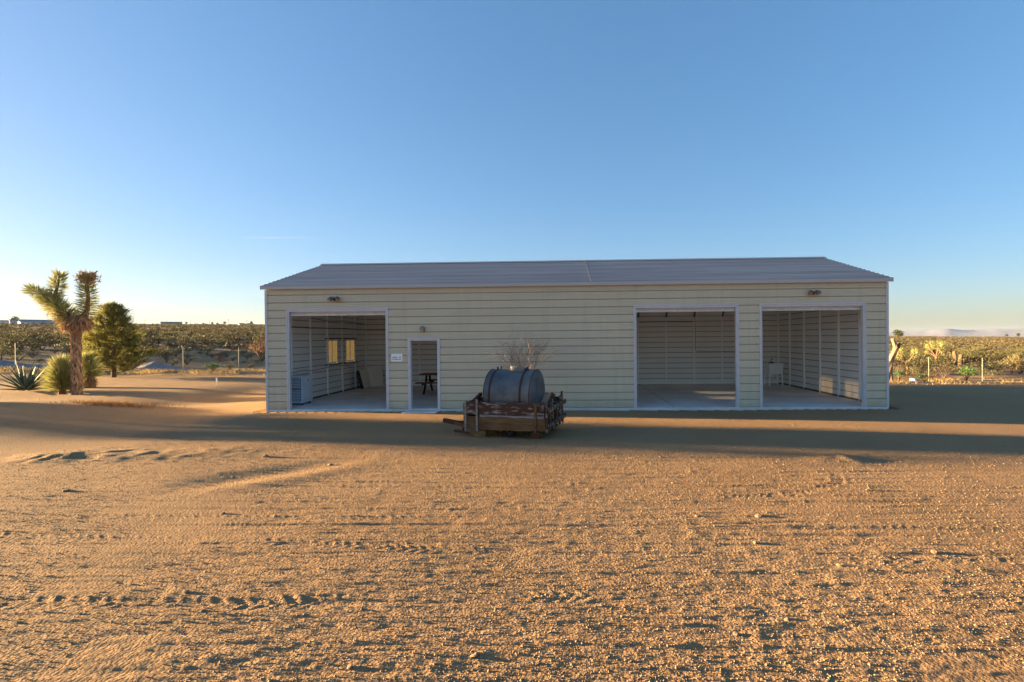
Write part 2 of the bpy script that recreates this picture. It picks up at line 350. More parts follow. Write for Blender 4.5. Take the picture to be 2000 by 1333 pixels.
def yard_relief(x, y, dr):
    """tyre tracks, ruts, lumps and grit on the near ground"""
    z = np.zeros_like(x)
    far = S((np.hypot(x-CAMX, y-CAMY)-24)/14)
    inside = (x > -.3) & (x < 18.6) & (y > -.25) & (y < 7.6)
    patch = .5+.5*vnoise(x, y, 1.7, 3)
    for lam, amp, sd, an in ((2.6, .010, 11, 1.0), (1.1, .004, 12, 1.6), (.45, .0016, 13, 2.0), (.20, .0016, 14, 1.5), (.09, .0019, 15, 1.3), (.045, .0028, 16, 1.2), (.024, .0040, 17, 1.0)):
        w = np.clip(lam/(2.2*dr)-.6, 0, 1)
        a = amp*(.55+.75*patch) if lam < .6 else amp
        z += w*a*vnoise(x*(.45 if lam < .15 else .8), y*an, lam, sd)
    q = np.clip(vnoise(x, y, .13, 21)-.45, 0, 1)*.006*np.clip(.13/(2.4*dr)-.6, 0, 1)*(.3+patch)   # clods
    z += q
    z += (.0062*vnoise(x*.07, y, .12, 23)+.0042*vnoise(x*.14, y, .05, 24)*np.clip(.06/(2.2*dr)-.6, 0, 1))*(.3+.9*(.5+.5*vnoise(x*.5, y, 1.3, 25)))*np.clip(.11/(2.2*dr)-.6, 0, 1)   # raked streaks
    for pts, w, dep, pitch in tracks():
        P = np.array(pts); 
        # smooth the polyline
        t = np.arange(len(P)); tt = np.linspace(0, len(P)-1, 60)
        Q = np.stack([np.interp(tt, t, P[:, 0]), np.interp(tt, t, P[:, 1])], 1)
        for _ in range(6): Q[1:-1] = (Q[:-2]+2*Q[1:-1]+Q[2:])/4
        sel = (y > Q[:, 1].min()-.6) & (y < Q[:, 1].max()+.6) & (x > Q[:, 0].min()-.6) & (x < Q[:, 0].max()+.6)
        if not sel.any(): continue
        xs = x[sel]; ys = y[sel]; best = np.full(xs.shape, 9.); along = np.zeros_like(xs); side = np.zeros_like(xs); acc = 0.
        for a, b in zip(Q[:-1], Q[1:]):
            d = b-a; Ls = np.hypot(*d); d = d/Ls
            u = np.clip((xs-a[0])*d[0]+(ys-a[1])*d[1], 0, Ls)
            ex = xs-a[0]-d[0]*u; ey = ys-a[1]-d[1]*u; dist = np.hypot(ex, ey); k = dist < best
            best[k] = dist[k]; along[k] = acc+u[k]; side[k] = (ex*-d[1]+ey*d[0])[k]; acc += Ls
        c = side/w+.10*vnoise(xs, ys, .25, 33); along = along+.05*vnoise(xs, ys, .3, 34)
        fadein = .48*S(.42+.8*vnoise(xs, ys, 1.9, 31)+.5*vnoise(xs, ys, .6, 35))
        dep = dep*(.34+.14*vnoise(xs, ys, .8, 36)); bed = -dep*S((1.05-np.abs(c)*2)/.35)
        rim = dep*.55*np.exp(-((np.abs(c)-.68)/.16)**2)
        lug = dep*(1.0+.8*vnoise(xs, ys, .16, 37))*S((np.sin(2*math.pi*(along/max(pitch, .1)+np.abs(c)*1.1)+np.where(c > 0, 0, math.pi))-.05)/.6)*S((1.0-np.abs(c)*2)/.3)
        if not pitch: lug = 0; fadein = 1.2
        z[sel] += (bed+rim+lug)*fadein*np.clip(.14/(2.4*dr[sel])-.4, 0, 1)
    # a graded trough and windrow left of the middle
    a = np.array([3.0, -8.2]); b = np.array([6.1, -5.6]); d = (b-a)/np.hypot(*(b-a)); u = (x-a[0])*d[0]+(y-a[1])*d[1]; v = (x-a[0])*-d[1]+(y-a[1])*d[0]
    env = S((u-.3)/1.2)*S((3.6-u)/1.2)
    z += env*(-.034*np.exp(-((v-.35)/.38)**2)+.020*np.exp(-((v+.22)/.30)**2))
    for cx, cy, h, w in ((.3, -5.6, .045, .45), (-.6, -5.75, .05, .4), (1.2, -5.7, .03, .4), (13.7, -5.95, .05, .3), (2.2, -5.35, .03, .5)):
        z += h*np.exp(-(((x-cx)/(w*1.5))**2+((y-cy)/w)**2))*(1+.4*vnoise(x, y, .2, 41))
    z *= 1-far
    # calmer, trodden ground close to the garage
    z *= 1-.2*S((y+5.2)/1.5)*S((x+6)/5)
    return np.where(inside, -.12, z)

def make_ground():
    r = [0.0]
    rr = list(np.linspace(.4, 2.1, 10))
    v = 2.2
    while v < 6.5: rr.append(v); v *= 1.0027
    while v < 14: rr.append(v); v *= 1.0045
    while v < 48: rr.append(v); v *= 1.0085
    while v < 9000: rr.append(v); v *= 1.05
    rr = np.array(rr)
    az = np.concatenate([np.linspace(-57, 49, 960), np.arange(52, 303, 3.)]); na = len(az)
    A = np.radians(az)
    RR, AA = np.meshgrid(rr, A, indexing='ij')
    X = CAMX+RR*np.sin(AA); Y = CAMY+RR*np.cos(AA)
    DR = np.maximum(np.gradient(rr)[:, None]*np.ones_like(X), RR*np.radians(.11)*np.where((az > -57.1) & (az < 49.1), 1, 27)[None])
    Z = macro(X, Y); near = RR < 49
    Z[near] += yard_relief(X[near], Y[near], DR[near])
    rough = S((RR-30)/20)*S((4000-RR)/2000)
    Z += rough*(.22*vnoise(X, Y, 9, 51)+.10*vnoise(X, Y, 3.1, 52)*(RR < 200)+.6*vnoise(X, Y, 60, 53)*S((RR-80)/100)*np.clip(RR/400, 0, 3))
    V = np.concatenate([[[CAMX, CAMY, float(macro(np.array([CAMX]), np.array([CAMY]))[0])]], np.stack([X, Y, Z], -1).reshape(-1, 3)])
    i, j = np.meshgrid(np.arange(len(rr)-1), np.arange(na), indexing='ij'); j2 = (j+1) % na
    F = np.stack([1+i*na+j, 1+i*na+j2, 1+(i+1)*na+j2, 1+(i+1)*na+j], -1).reshape(-1, 4)[:, ::-1]
    k = np.arange(na); fan = np.stack([np.zeros(na, int), 1+(k+1) % na, 1+k, 1+k], -1)
    me = np_mesh('ground', V, F, M_ground, smooth=True)
    o = link('ground', me); tag(o, kind='structure')
    # the small disc under the camera
    fanv = V[:1+na]; ff = np.stack([np.zeros(na, int), 1+(k+1) % na, 1+k], -1)
    import bmesh
    bm = bmesh.new(); bm.from_mesh(me); bm.verts.ensure_lookup_table()
    for a, b_, c in ff: bm.faces.new((bm.verts[a], bm.verts[c], bm.verts[b_]))
    bm.to_mesh(me); bm.free(); me.polygons.foreach_set('use_smooth', [True]*len(me.polygons)); me.update()
    return o
ground = make_ground()

def make_mountains():
    def ridge(name, az0, az1, dist, prof, seed, depth=2600):
        n = 160; k = 14; az = np.linspace(az0, az1, n)
        h = np.interp(az, *zip(*prof))
        V = []
        for j in range(k):
            t = j/(k-1); rr = dist+depth*t
            e = np.sin(math.pi*min(1, t*1.0)/1.0*.5) if t <= 1 else 1
            wob = 1+.05*vnoise(az*1.0, np.full(n, t*3.), .9, seed)+.03*vnoise(az, np.full(n, t*5.), .33, seed+1)
            zz = -140+(np.tan(np.radians(h))*(dist+depth)+140)*(e**.8)*np.where(t > .05, wob, 1)
            V.append(np.stack([CAMX+rr*np.sin(np.radians(az)), CAMY+rr*np.cos(np.radians(az)), zz], -1))
        V = np.concatenate(V); i, j = np.meshgrid(np.arange(k-1), np.arange(n-1), indexing='ij')
        F = np.stack([i*n+j, i*n+j+1, (i+1)*n+j+1, (i+1)*n+j], -1).reshape(-1, 4)[:, ::-1]
        tag(link(name, np_mesh(name, V, F, M_mtn, smooth=True)), kind='structure')
    ridge('mountains', 20, 62, 13000, [(20, .05), (31.5, .1), (33.5, .17), (35.5, .28), (36.9, .47), (38, .33), (38.9, .26), (40.3, .34), (41.5, .33), (43, .42), (47, .5), (52, .4), (62, .2)], 5)
    ridge('hills', -64, -44, 3300, [(-64, 2.0), (-55, 1.95), (-51, 1.80), (-49.8, 1.70), (-49, 1.55), (-46, 1.2), (-44, 1.0)], 9, 700)
make_mountains()

# ================================================================ THE GARAGE
L_, D_, H_ = 18.29, 7.315, 3.66
PITCH = H_/16
def siding_mesh_cache():
    cache = {}
    def get(length, h, flip):
        key = (round(length, 3), round(h, 3), flip)
        if key not in cache:
            hh = h; o = .034
            # outline in (n, z): outside pan with two faint stiffening ribs, deep joint at the lap
            out = [(0.004, 0), (.004, .011), (o, .016), (o, hh*.31), (o+.004, hh*.335), (o, hh*.36), (o, hh*.64), (o+.004, hh*.665), (o, hh*.69), (o, hh-.012), (.004, hh-.007), (.004, hh)]
            inn = [(.001, hh), (.001, hh-.009), (-.022, hh-.012), (-.022, .012), (.001, .009), (.001, 0)]
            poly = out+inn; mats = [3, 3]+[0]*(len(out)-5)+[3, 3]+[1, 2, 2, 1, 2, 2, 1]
            mb = MB(); s = -1 if flip else 1
            mb.prism(poly, lambda u, n, z: (u, -n*s, z), 0, length, 0, mats)
            me = mb.mesh('siding_panel', [M_cream, M_inner, M_lapshade, M_lapshade_out])
            cache[key] = me
        return cache[key]
    return get
siding = siding_mesh_cache()
garage = empty('metal_garage', (0, 0, 0))
tag(garage, 'long cream metal garage with grey ribbed roof and three open vehicle bays', 'garage')

def wall(org, ang, length, holes, flip=False, rows=16):
    """rows of siding along a wall; holes = (u0,u1,z0,z1)"""
    for k in range(rows):
        z0, z1 = k*PITCH, (k+1)*PITCH
        cuts = [(0, length)]
        h = PITCH
        for (u0, u1, a, b) in holes:
            if z0 < b-.03 and z1 > a+.03:
                new = []
                for (p, q) in cuts:
                    if u1 <= p or u0 >= q: new.append((p, q)); continue
                    if u0 > p: new.append((p, u0))
                    if u1 < q: new.append((u1, q))
                cuts = new
        for (p, q) in cuts:
            if q-p < .02: continue
            o = bpy.data.objects.new('siding_panel', siding(q-p, h, flip)); col.objects.link(o); o.parent = garage
            o.location = (org[0]+math.cos(ang)*p, org[1]+math.sin(ang)*p, z0); o.rotation_euler = (0, 0, ang)
OPEN = [(.63, 3.68, 3.0), (11.02, 14.03, 3.0), (14.67, 17.67, 3.0)]
DOOR = (4.34, 5.20, 2.06)
WIN = [(3.66, 4.52), (5.24, 6.10)]
wall((0, 0), 0, L_, [(a, b, -1, z) for a, b, z in OPEN]+[(DOOR[0], DOOR[1], -1, DOOR[2])])
wall((0, D_), 0, L_, [], flip=True)
wall((0, D_), -math.pi/2, D_, [(D_-b, D_-a, 1.20, 2.08) for a, b in WIN])
wall((L_, 0), math.pi/2, D_, [])
RIDGE = 4.86
def gable(x, s):
    mb = MB(); t = .012
    mb.prism([(0.0, H_), (D_, H_), (D_/2, RIDGE-.03)], lambda u, a, b: (u, a, b), x-t, x+t); mb.build('gable_panel', M_cream, garage)
gable(0, -1); gable(L_, 1)
# roof: two slopes of ribbed sheet, ribs running along the building
def roof_slope(sgn):
    ov = .13; run = D_/2+.12; rise = RIDGE-H_-.02
    ln = math.hypot(run, rise); nrib = 17; pts = []
    for k in range(nrib+1):
        t = k*ln/nrib
        for dt, hgt in ((-.032, 0), (-.014, .034), (.014, .034), (.032, 0)):
            q = t+dt
            if 0 <= q <= ln: pts.append((q, hgt))
    pts = [(0, 0)]+pts+[(ln, 0)]
    cs, sn = run/ln, rise/ln
    def P(u, q, h):
        yy = (-.12+q*cs-h*sn); zz = H_+.03+q*sn+h*cs
        return (u, yy if sgn < 0 else D_-yy, zz)
    outline = pts+[(ln, -.012), (0, -.012)]
    mb = MB()
    mb.prism(outline, P, -ov, 9.74); mb.build('roof_sheet', M_roof, garage)
    mb = MB()
    mb.prism([(a, b+.003) for a, b in outline], P, 9.72, L_+ov); mb.build('roof_sheet', M_roof, garage)
    mb = MB(); mb.prism([(.14, -.075), (ln-.02, -.075), (ln-.02, -.055), (.14, -.055)], P, .03, L_-.03); mb.build('bounce_liner', M_inner, garage)  # white sheet under the roof, added to bounce light into the bays
    if sgn < 0:      # sealed lap between the two sheets
        mb = MB(); mb.prism([(a, b+.006) for a, b in pts if a < ln]+[(ln*.99, .0), (.02, .0)], P, 9.735, 9.765); mb.build('lap_seal', mat('lap_seal', (.55, .46, .36), .8), garage)
    mb = MB(); mb.prism([(0, -.085), (.0, .02), (.008, .02), (.008, -.085)], lambda u, a, b: (u, (-.128-a) if sgn < 0 else D_+.128+a, H_+.03+b), -ov, L_+ov)
    mb.build('eave_trim', mat('eave_trim', (.46, .46, .45), .5), garage)
    for x in (-ov-.012, L_+ov+.002):
        mb = MB(); mb.prism([(0, -.09), (ln, -.09), (ln, .012), (0, .012)], P, x, x+.010); mb.build('gable_trim', mat('gable_trim_steel', (.34, .36, .40), .45, .3), garage)
roof_slope(-1); roof_slope(1)
mb = MB(); mb.prism([(-.16, -.035), (0, .03), (.16, -.035), (.16, -.045), (0, .02), (-.16, -.045)], lambda u, a, b: (u, D_/2+a, RIDGE+.05+b), -.14, L_+.14); mb.build('ridge_cap', M_roof, garage)
# corner, opening and base trims
for x0, x1 in ((-.045, .03), (L_-.03, L_+.045)):
    MB().box(x0, x1, -.050, -.040, -.02, H_-.06).build('corner_trim', M_trim, garage)
    xa, xb = (x0, x0+.009) if x0 < 0 else (x1-.009, x1)
    MB().box(xa, xb, -.0395, .06, -.02, H_-.06).build('corner_trim', M_trim, garage)
for i, (a, b, z) in enumerate(OPEN):
    f = MB().box(a-.028, b+.028, -.052, -.0395, z-.012, z+.035).build('opening_frame', M_trim, garage)
    for x0, x1 in ((a-.028, a+.014), (b-.014, b+.028)):
        MB().box(x0, x1, -.052, -.0395, -.02, z-.0125).build('jamb_trim', M_trim, f)
    for x0, x1 in ((a, a+.06), (b-.06, b)):
        MB().box(x0, x1, -.0385, .058, -.002, z-.013).build('jamb_post', M_trim, f)
    MB().box(a+.061, b-.061, -.0385, .058, z-.075, z-.013).build('header_tube', M_trim, f)
    MB().box(a-.2, b+.2, .062, .12, z-.19, z-.125).build('header_tube', M_galv, f)
    MB().box(a-.2, b+.2, .064, .122, z-.12, z-.06).build('header_tube', M_galv, f)
a, b, z = DOOR
f = MB().box(a-.055, b+.055, -.056, -.0395, z, z+.055).build('door_frame', M_trim, garage)
for x0, x1 in ((a-.055, a+.03), (b-.03, b+.055)): MB().box(x0, x1, -.056, -.0395, -.02, z-.0005).build('door_jamb', M_trim, f)
for x0, x1 in ((a, a+.03), (b-.03, b)): MB().box(x0, x1, -.0385, .10, .0, z-.033).build('door_jamb', M_trim, f)
MB().box(a, b, -.0385, .10, z-.032, z-.001).build('door_head', M_trim, f)
# slab with sawn joints
sl = MB().box(-.02, L_+.02, -.06, D_+.02, -.35, -.003).build('concrete_slab', M_conc, garage)
for x in (6.1, 12.2): MB().box(x-.006, x+.006, .1, D_-.1, -.0025, -.0005).build('slab_joint', M_joint, sl)
for y in (2.45, 4.9): MB().box(.1, L_-.1, y-.006, y+.006, -.0022, -.0002).build('slab_joint', M_joint, sl)
# steel frame inside: posts every four feet, braces, rafters
SP = 1.2192
for k in range(1, 15):
    x = SP*k
    MB().box(x-.029, x+.029, D_-.068, D_-.010, 0, 3.62).build('frame_post', M_frame, garage)
    MB().bar((x, D_-.075, 2.95), (x, D_-.85, 3.80), .06, .06).build('knee_brace', M_brace, garage)
    for s in (-1, 1):
        MB().bar((x, D_/2+s*(D_/2-.02), 3.66), (x, D_/2, 4.80), .055, .055).build('rafter', M_frame, garage)
    if not any(a-.1 < x < b+.1 for a, b, z in OPEN) and not (DOOR[0]-.1 < x < DOOR[1]+.1):
        MB().box(x-.029, x+.029, .012, .070, 0, 3.62).build('frame_post', M_frame, garage)
for s, xx in ((0, 0), (1, L_)):
    for k in range(1, 6):
        y = SP*k; x0, x1 = (.012, .070) if s == 0 else (L_-.070, L_-.012)
        if s == 0 and any(a < y < b for a, b in WIN):
            MB().box(x0, x1, y-.029, y+.029, 0, 1.155).build('frame_post', M_frame, garage)
            MB().box(x0, x1, y-.029, y+.029, 2.13, 3.62).build('frame_post', M_frame, garage)
        else: MB().box(x0, x1, y-.029, y+.029, 0, 3.75+.3*min(k, 6-k)).build('frame_post', M_frame, garage)
    x0, x1 = (.012, .070) if s == 0 else (L_-.070, L_-.012)
    for y in (.1, D_-.1): MB().box(x0, x1, y-.029, y+.029, 0, 3.62).build('corner_post', M_frame, garage)
MB().box(.1, L_-.1, D_-.075, D_-.010, .0, .045).build('base_rail', M_frame, garage)
for x0, x1 in ((.010, .060), (L_-.060, L_-.010)): MB().box(x0, x1, .16, D_-.16, .0, .05).build('base_rail', mat('dark_rail', (.12, .12, .115), .7), garage)
MB().box(13.45, 14.60, D_-.066, D_-.026, 1.28, 1.32).build('girt', M_frame, garage)
MB().box(.012, .060, 3.50, 6.24, 1.11, 1.165).build('girt', mat('dark_girt', (.16, .15, .14), .6), garage)
MB().box(.012, .060, 3.50, 6.24, 2.10, 2.15).build('girt', MATS['dark_girt'], garage)
# two sliding windows in the end wall
for (a, b) in WIN:
    w = MB().box(-.03, .03, a, b, 1.20, 1.235).box(-.03, .03, a, b, 2.045, 2.08).box(-.03, .03, a, a+.035, 1.235, 2.045).box(-.03, .03, b-.035, b, 1.235, 2.045).build('window', M_white, garage)
    m_ = (a+b)/2
    MB().box(-.012, .016, m_-.022, m_+.022, 1.2355, 2.0445).build('meeting_stile', M_white, w)
    MB().box(-.004, .000, a+.036, m_-.023, 1.236, 2.044).build('pane', M_glass, w)
    MB().box(.006, .010, m_+.023, b-.036, 1.236, 2.044).build('pane', M_glass, w)
# cables and conduit on the end wall and back wall
def cable(pts, r=.008): MB().tube(pts, r, 5).build('cable', M_dark, garage)
cable([(.08, .35, 3.3), (.085, .36, 2.3), (.08, .42, 2.05)], .02)
MB().box(.075, .12, .30, .40, 1.75, 1.95).build('switch_box', M_galv, garage)
cable([(.09, .34, 1.75), (.085, .35, 1.3), (.085, .6, 1.08), (.08, .9, 1.0), (.078, 1.9, 1.05), (.076, 2.4, 1.0), (.076, 3.0, 1.02), (.076, 4.1, 1.08), (.076, 5.2, 1.02), (.076, 6.3, 1.1)])
cable([(.08, .4, 2.52), (.076, 2.4, 2.50), (.076, 4.9, 2.53), (.076, 7.2, 2.5), (.2, 7.23, 2.5), (3.6, 7.235, 2.49)], .014)
cable([(.076, 2.4, 2.85), (.076, 3.6, 2.78), (.076, 4.9, 2.82), (.076, 7.1, 2.75)], .011)
cable([(12.25, 7.235, 2.72), (13.4, 7.23, 2.73), (14.6, 7.235, 2.72)], .010)
cable([(14.66, 7.23, 3.0), (14.68, 7.23, 1.5), (14.75, 7.235, 1.42), (15.9, 7.23, 1.4), (17.0, 7.235, 1.38)], .008)
cable([(17.95, .14, 3.2), (18.19, .13, 2.0), (18.16, .16, 1.6), (18.19, .15, .9)], .015)
# white pipe frame on the back wall in the left bay
MB().bar((.95, D_-.09, 1.0), (3.3, D_-.09, 1.0), .05, .05).bar((.95, D_-.09, .06), (.95, D_-.09, .97), .05, .05).bar((.98, D_-.09, .085), (3.3, D_-.09, .085), .05, .05).build('wall_rail', M_white, garage)
# screw heads on the front
mb = MB()
for k in range(1, 15):
    for r_ in range(16):
        x = SP*k+random.uniform(-.02, .02); z = (r_+.5)*PITCH+.01
        if any(a-.06 < x < b+.06 and z < zz+.06 for a, b, zz in OPEN+[DOOR]) or random.random() < .35: continue
        mb.box(x-.006, x+.006, -.041, -.033, z-.006, z+.006)
so = mb.build('screw_heads', mat('screw_head', (.26, .25, .21), .5, .3), garage); tag(so, kind='stuff')

# ---------------------------------------------------------------- fittings on the facade
def twin_light(x, z, label):
    t = empty('flood_light', (x, -.036, z)); tag(t, label, 'wall light', 'twin floodlights on the garage front')
    MB().tube([(0, .0, 0), (0, -.03, 0)], .055, 12).build('back_plate', M_bronze, t)
    for s in (-1, 1):
        MB().tube([(s*.02, -.025, .0), (s*.07, -.06, .015)], .014, 6).build('arm', M_bronze, t)
        h = MB().tube([(s*.06, -.045, .05), (s*.09, -.075, .035), (s*.115, -.115, -.005), (s*.13, -.135, -.03)], [.035, .05, .062, .068], 10, cap=True).build('lamp_head', mat('grey_lamp_head', (.17, .16, .16), .5, .4), t, smooth=False)
        MB().tube([(s*.131, -.136, -.031), (s*.134, -.140, -.036)], .058, 10).build('lens', M_amber, h)
    return t
twin_light(2.11, 3.29, 'twin-head bronze floodlight above the bay that holds the leaning boards')
twin_light(16.18, 3.31, 'twin-head bronze floodlight above the bay with the utility sink')
t = empty('wall_lantern', (4.75, -.036, 2.36)); tag(t, 'small dome-topped wall lantern above the narrow doorway', 'wall light')
MB().box(-.045, .045, -.02, .0, -.07, .09).build('back_plate', M_bronze, t)
MB().tube([(0, -.08, .11), (0, -.08, .09), (0, -.08, .03), (0, -.08, .02)], [.02, .055, .085, .086], 14).build('hood', mat('grey_hood', (.26, .25, .26), .5, .3), t)
MB().tube([(0, -.08, .019), (0, -.08, -.05), (0, -.08, -.085)], [.06, .055, .025], 12).build('globe', M_amber, t)
t = empty('sign_plate', (3.955, -.039, 1.53)); tag(t, 'small white sign with two rows of dark blue lettering beside the doorway', 'sign')
MB().box(-.17, .17, -.012, .0, -.115, .115).build('plate', M_white, t, bevel=.004)
mb = MB()
def glyphs(x0, x1, z, h, seed):
    rr = random.Random(seed); x = x0
    while x < x1-.008:
        w = rr.uniform(.010, .017)
        k = rr.random()
        mb.box(x, x+.005, -.0135, -.0121, z, z+h)
        if k < .8: mb.box(x+.005, x+w, -.0135, -.0121, z+h-.006, z+h)
        if k > .25: mb.box(x+.005, x+w, -.0135, -.0121, z, z+.006)
        if k < .5: mb.box(x+w-.005, x+w, -.0135, -.0121, z+.006, z+h-.006)
        x += w+.005
glyphs(-.13, .02, -.005, .032, 1); glyphs(.07, .135, -.005, .036, 2); glyphs(-.13, .14, -.062, .028, 3)
mb.build('lettering', M_blue, t)
MB().box(4.28, 5.26, -.62, -.065, -.16, -.02).build('door_step', M_conc, None, bevel=.01)
tag(bpy.data.objects['door_step'], 'low concrete step in front of the narrow doorway', 'step')

# ---------------------------------------------------------------- things inside the garage
t = empty('condenser_unit', (.10, .93, 0)); tag(t, 'pale blue enamel condenser box with louvred front standing just inside the left bay', 'air conditioner')
MB().box(0, .44, 0, .60, .05, .93).build('casing', M_ac, t, bevel=.015)
for k in range(4): MB().box([.02, .36, .02, .36][k], [.08, .42, .08, .42][k], [.03, .03, .50, .50][k], [.09, .09, .56, .56][k], .0, .051).build('foot', M_dark, t)
g_ = MB().box(.04, .40, -.006, .004, .12, .86).build('grille_panel', M_acdark, t)
for k in range(14):
    z = .15+k*.05
    if abs(z-.52) < .03: continue
    MB().box(.06, .38, -.02, -.0065, z, z+.022).build('slat', M_ac, g_)
MB().box(.4405, .446, .25, .40, .70, .82).build('label_plate', M_white, t)
MB().box(.4465, .448, .27, .38, .72, .75).box(.4465, .448, .27, .38, .765, .80).build('label_print', M_black, t)
def lean_board(name, x, y, w, h, tilt, rz, m, label, th=.03):
    o = MB().box(-w/2, w/2, -th, 0, 0, h).build(name, m, None, loc=(x, y, .006), bevel=.003)
    o.rotation_euler = (-tilt, 0, rz); return tag(o, label, 'board', 'boards leaning in the left bay')
lean_board('leaning_board', .42, 6.12, .80, .78, R(14), R(90), M_boarddark, 'dark board at the outer end of the leaning stack in the left bay')
lean_board('leaning_board', .50, 6.25, .62, .80, R(15), R(80), M_board, 'narrow tan board leaning between the dark one and the broad one')
lean_board('leaning_board', .72, 6.62, .66, .88, R(17), R(40), M_board, 'broad tan board leaning in the corner of the left bay')
t = empty('picnic_table', (4.32, 4.3, 0)); tag(t, 'picnic table with red-brown planks and black steel legs behind the narrow doorway', 'table')
for k in range(5): MB().box(-.92, .92, -.36+k*.145, -.36+k*.145+.137, .70, .74).build('table_plank', M_redwood, t, bevel=.004)
for s in (-1, 1):
    for k in range(2):
        y = s*.68+(k-.5)*.15; MB().box(-.92, .92, y-.07, y+.07, .42, .455).build('bench_plank', M_redwood, t, bevel=.004)
for x in (-.66, .66):
    for s in (-1, 1): MB().bar((x, s*.20, .70), (x, s*.30, .40), .06, .07).bar((x, s*.30, .42), (x, s*.62, .0), .06, .07).build('leg', M_dark, t)
    MB().bar((x, -.80, .385), (x, .80, .385), .05, .06).build('bench_bearer', M_dark, t)
t = empty('utility_sink', (17.58, 6.1, 0)); tag(t, 'white plastic utility sink on four legs in the right-hand bay', 'sink'); t.scale = (1.1, 1.1, 1.04)
mb = MB()
def frust(mb, z0, z1, a0, b0, a1, b1):
    v = [(-a0, -b0, z0), (a0, -b0, z0), (a0, b0, z0), (-a0, b0, z0), (-a1, -b1, z1), (a1, -b1, z1), (a1, b1, z1), (-a1, b1, z1)]
    return v
o_ = frust(mb, .50, .88, .235, .225, .27, .26); i__ = frust(mb, .53, .88, .215, .205, .25, .24)
mb.add(o_+i__, [(3, 2, 1, 0), (0, 1, 5, 4), (1, 2, 6, 5), (2, 3, 7, 6), (3, 0, 4, 7), (8, 9, 10, 11), (8, 12, 13, 9), (9, 13, 14, 10), (10, 14, 15, 11), (11, 15, 12, 8), (4, 5, 13, 12), (5, 6, 14, 13), (6, 7, 15, 14), (7, 4, 12, 15)])
mb.build('basin', M_white, t)
MB().box(-.29, .29, -.28, -.262, .86, .905).box(-.29, .29, .262, .28, .86, .905).box(-.29, -.272, -.262, .262, .86, .905).box(.272, .29, -.262, .262, .86, .905).build('rim', M_white, t)
for sx in (-1, 1):
    for sy in (-1, 1): MB().tube([(sx*.225, sy*.215, .52), (sx*.24, sy*.23, 0)], [.034, .024], 8).build('leg', M_white, t)
MB().bar((-.235, -.228, .17), (.235, -.228, .17), .02, .03).bar((-.235, .228, .17), (.235, .228, .17), .02, .03).build('stretcher', M_white, t)
MB().tube([(0, .21, .90), (0, .21, 1.04), (0, .15, 1.08), (0, .08, 1.05)], .012, 6).box(-.09, .09, .19, .23, .89, .92).build('faucet', M_dark, t)
MB().tube([(.0, .02, .52), (.0, .02, .30), (.0, .15, .25), (.0, .3, .25)], .022, 8).build('drain_pipe', M_white, t)
t = empty('towel_dispenser', (17.07, D_-.07, 1.42)); tag(t, 'white towel dispenser with dark cover on the back wall near the sink', 'dispenser')
MB().box(-.12, .12, -.16, 0, -.15, .12).build('case', M_white, t, bevel=.015)
MB().box(-.13, -.0, -.17, -.02, .121, .26).build('cover', M_dark, t)

# ================================================================ TRAILER AND TANK
TR = R(-14)
tr = empty('wooden_trailer', (6.77, -3.83, gz(7.5, -4.0)), TR)
tag(tr, 'weathered wooden box trailer with flaking paint parked before the garage', 'trailer')
G0 = gz(7.5, -4.0); B0 = .10-G0     # plank bottom above its ground
LEN, WID = 1.84, 1.45
def plank(u0, u1, v0, v1, z0, z1, m, name='side_plank', seg=7):
    """a sagging, chipped board"""
    mb = MB(); n = seg; pts = []
    rr = random.Random(int(u0*97+z0*1313+v0*31))
    along = (u1-u0) > (v1-v0)
    for k in range(n+1):
        t = k/n; a = rr.uniform(-.010, .010); b = rr.uniform(-.012, .012); c = rr.uniform(-.006, .006)
        if along:
            u = u0+(u1-u0)*t; pts.append([(u, v0+c, z0+a), (u, v1+c, z0+a), (u, v1+c, z1+b), (u, v0+c, z1+b)])
        else:
            v = v0+(v1-v0)*t; pts.append([(u1+c, v, z0+a), (u0+c, v, z0+a), (u0+c, v, z1+b), (u1+c, v, z1+b)])
    vs_ = [p for q in pts for p in q]; f = []
    for k in range(n):
        for j in range(4): f.append((k*4+j, k*4+(j+1) % 4, k*4+4+(j+1) % 4, k*4+4+j))
    f.append((3, 2, 1, 0)); f.append(tuple(n*4+j for j in range(4)))
    mb.add(vs_, [tuple(reversed(q)) for q in f]); o = mb.build(name, m, tr); return o
plank(0, LEN, 0, .035, B0+.005, B0+.275, M_wood)
plank(.02, LEN-.02, .0, .035, B0+.325, B0+.595, M_woodpaint)
plank(.35, LEN-.02, -.004, .02, B0+.278, B0+.322, M_greypaint, 'side_batten')
plank(0, LEN, WID-.035, WID, B0, B0+.275, M_wood); plank(0, LEN, WID-.035, WID, B0+.30, B0+.58, M_woodpaint)
plank(-.037, -.002, .0, WID, B0+.02, B0+.28, M_wood, 'front_plank'); plank(-.037, -.002, .0, WID, B0+.31, B0+.57, M_woodpaint, 'front_plank')
plank(0, LEN, .04, WID-.04, B0+.03, B0+.075, M_wood, 'bed_board')
for u, m_, h in ((.0, M_greypaint, .60), (.27, M_greypaint, .66)):
    MB().bar((u+.02, -.02, B0-.04), (u+.02, -.02, B0+h), .04, .025).build('stake', m_, tr)
MB().bar((1.62, -.02, B0-.02), (1.64, -.02, B0+.60), .05, .03).build('stake', M_wood, tr)
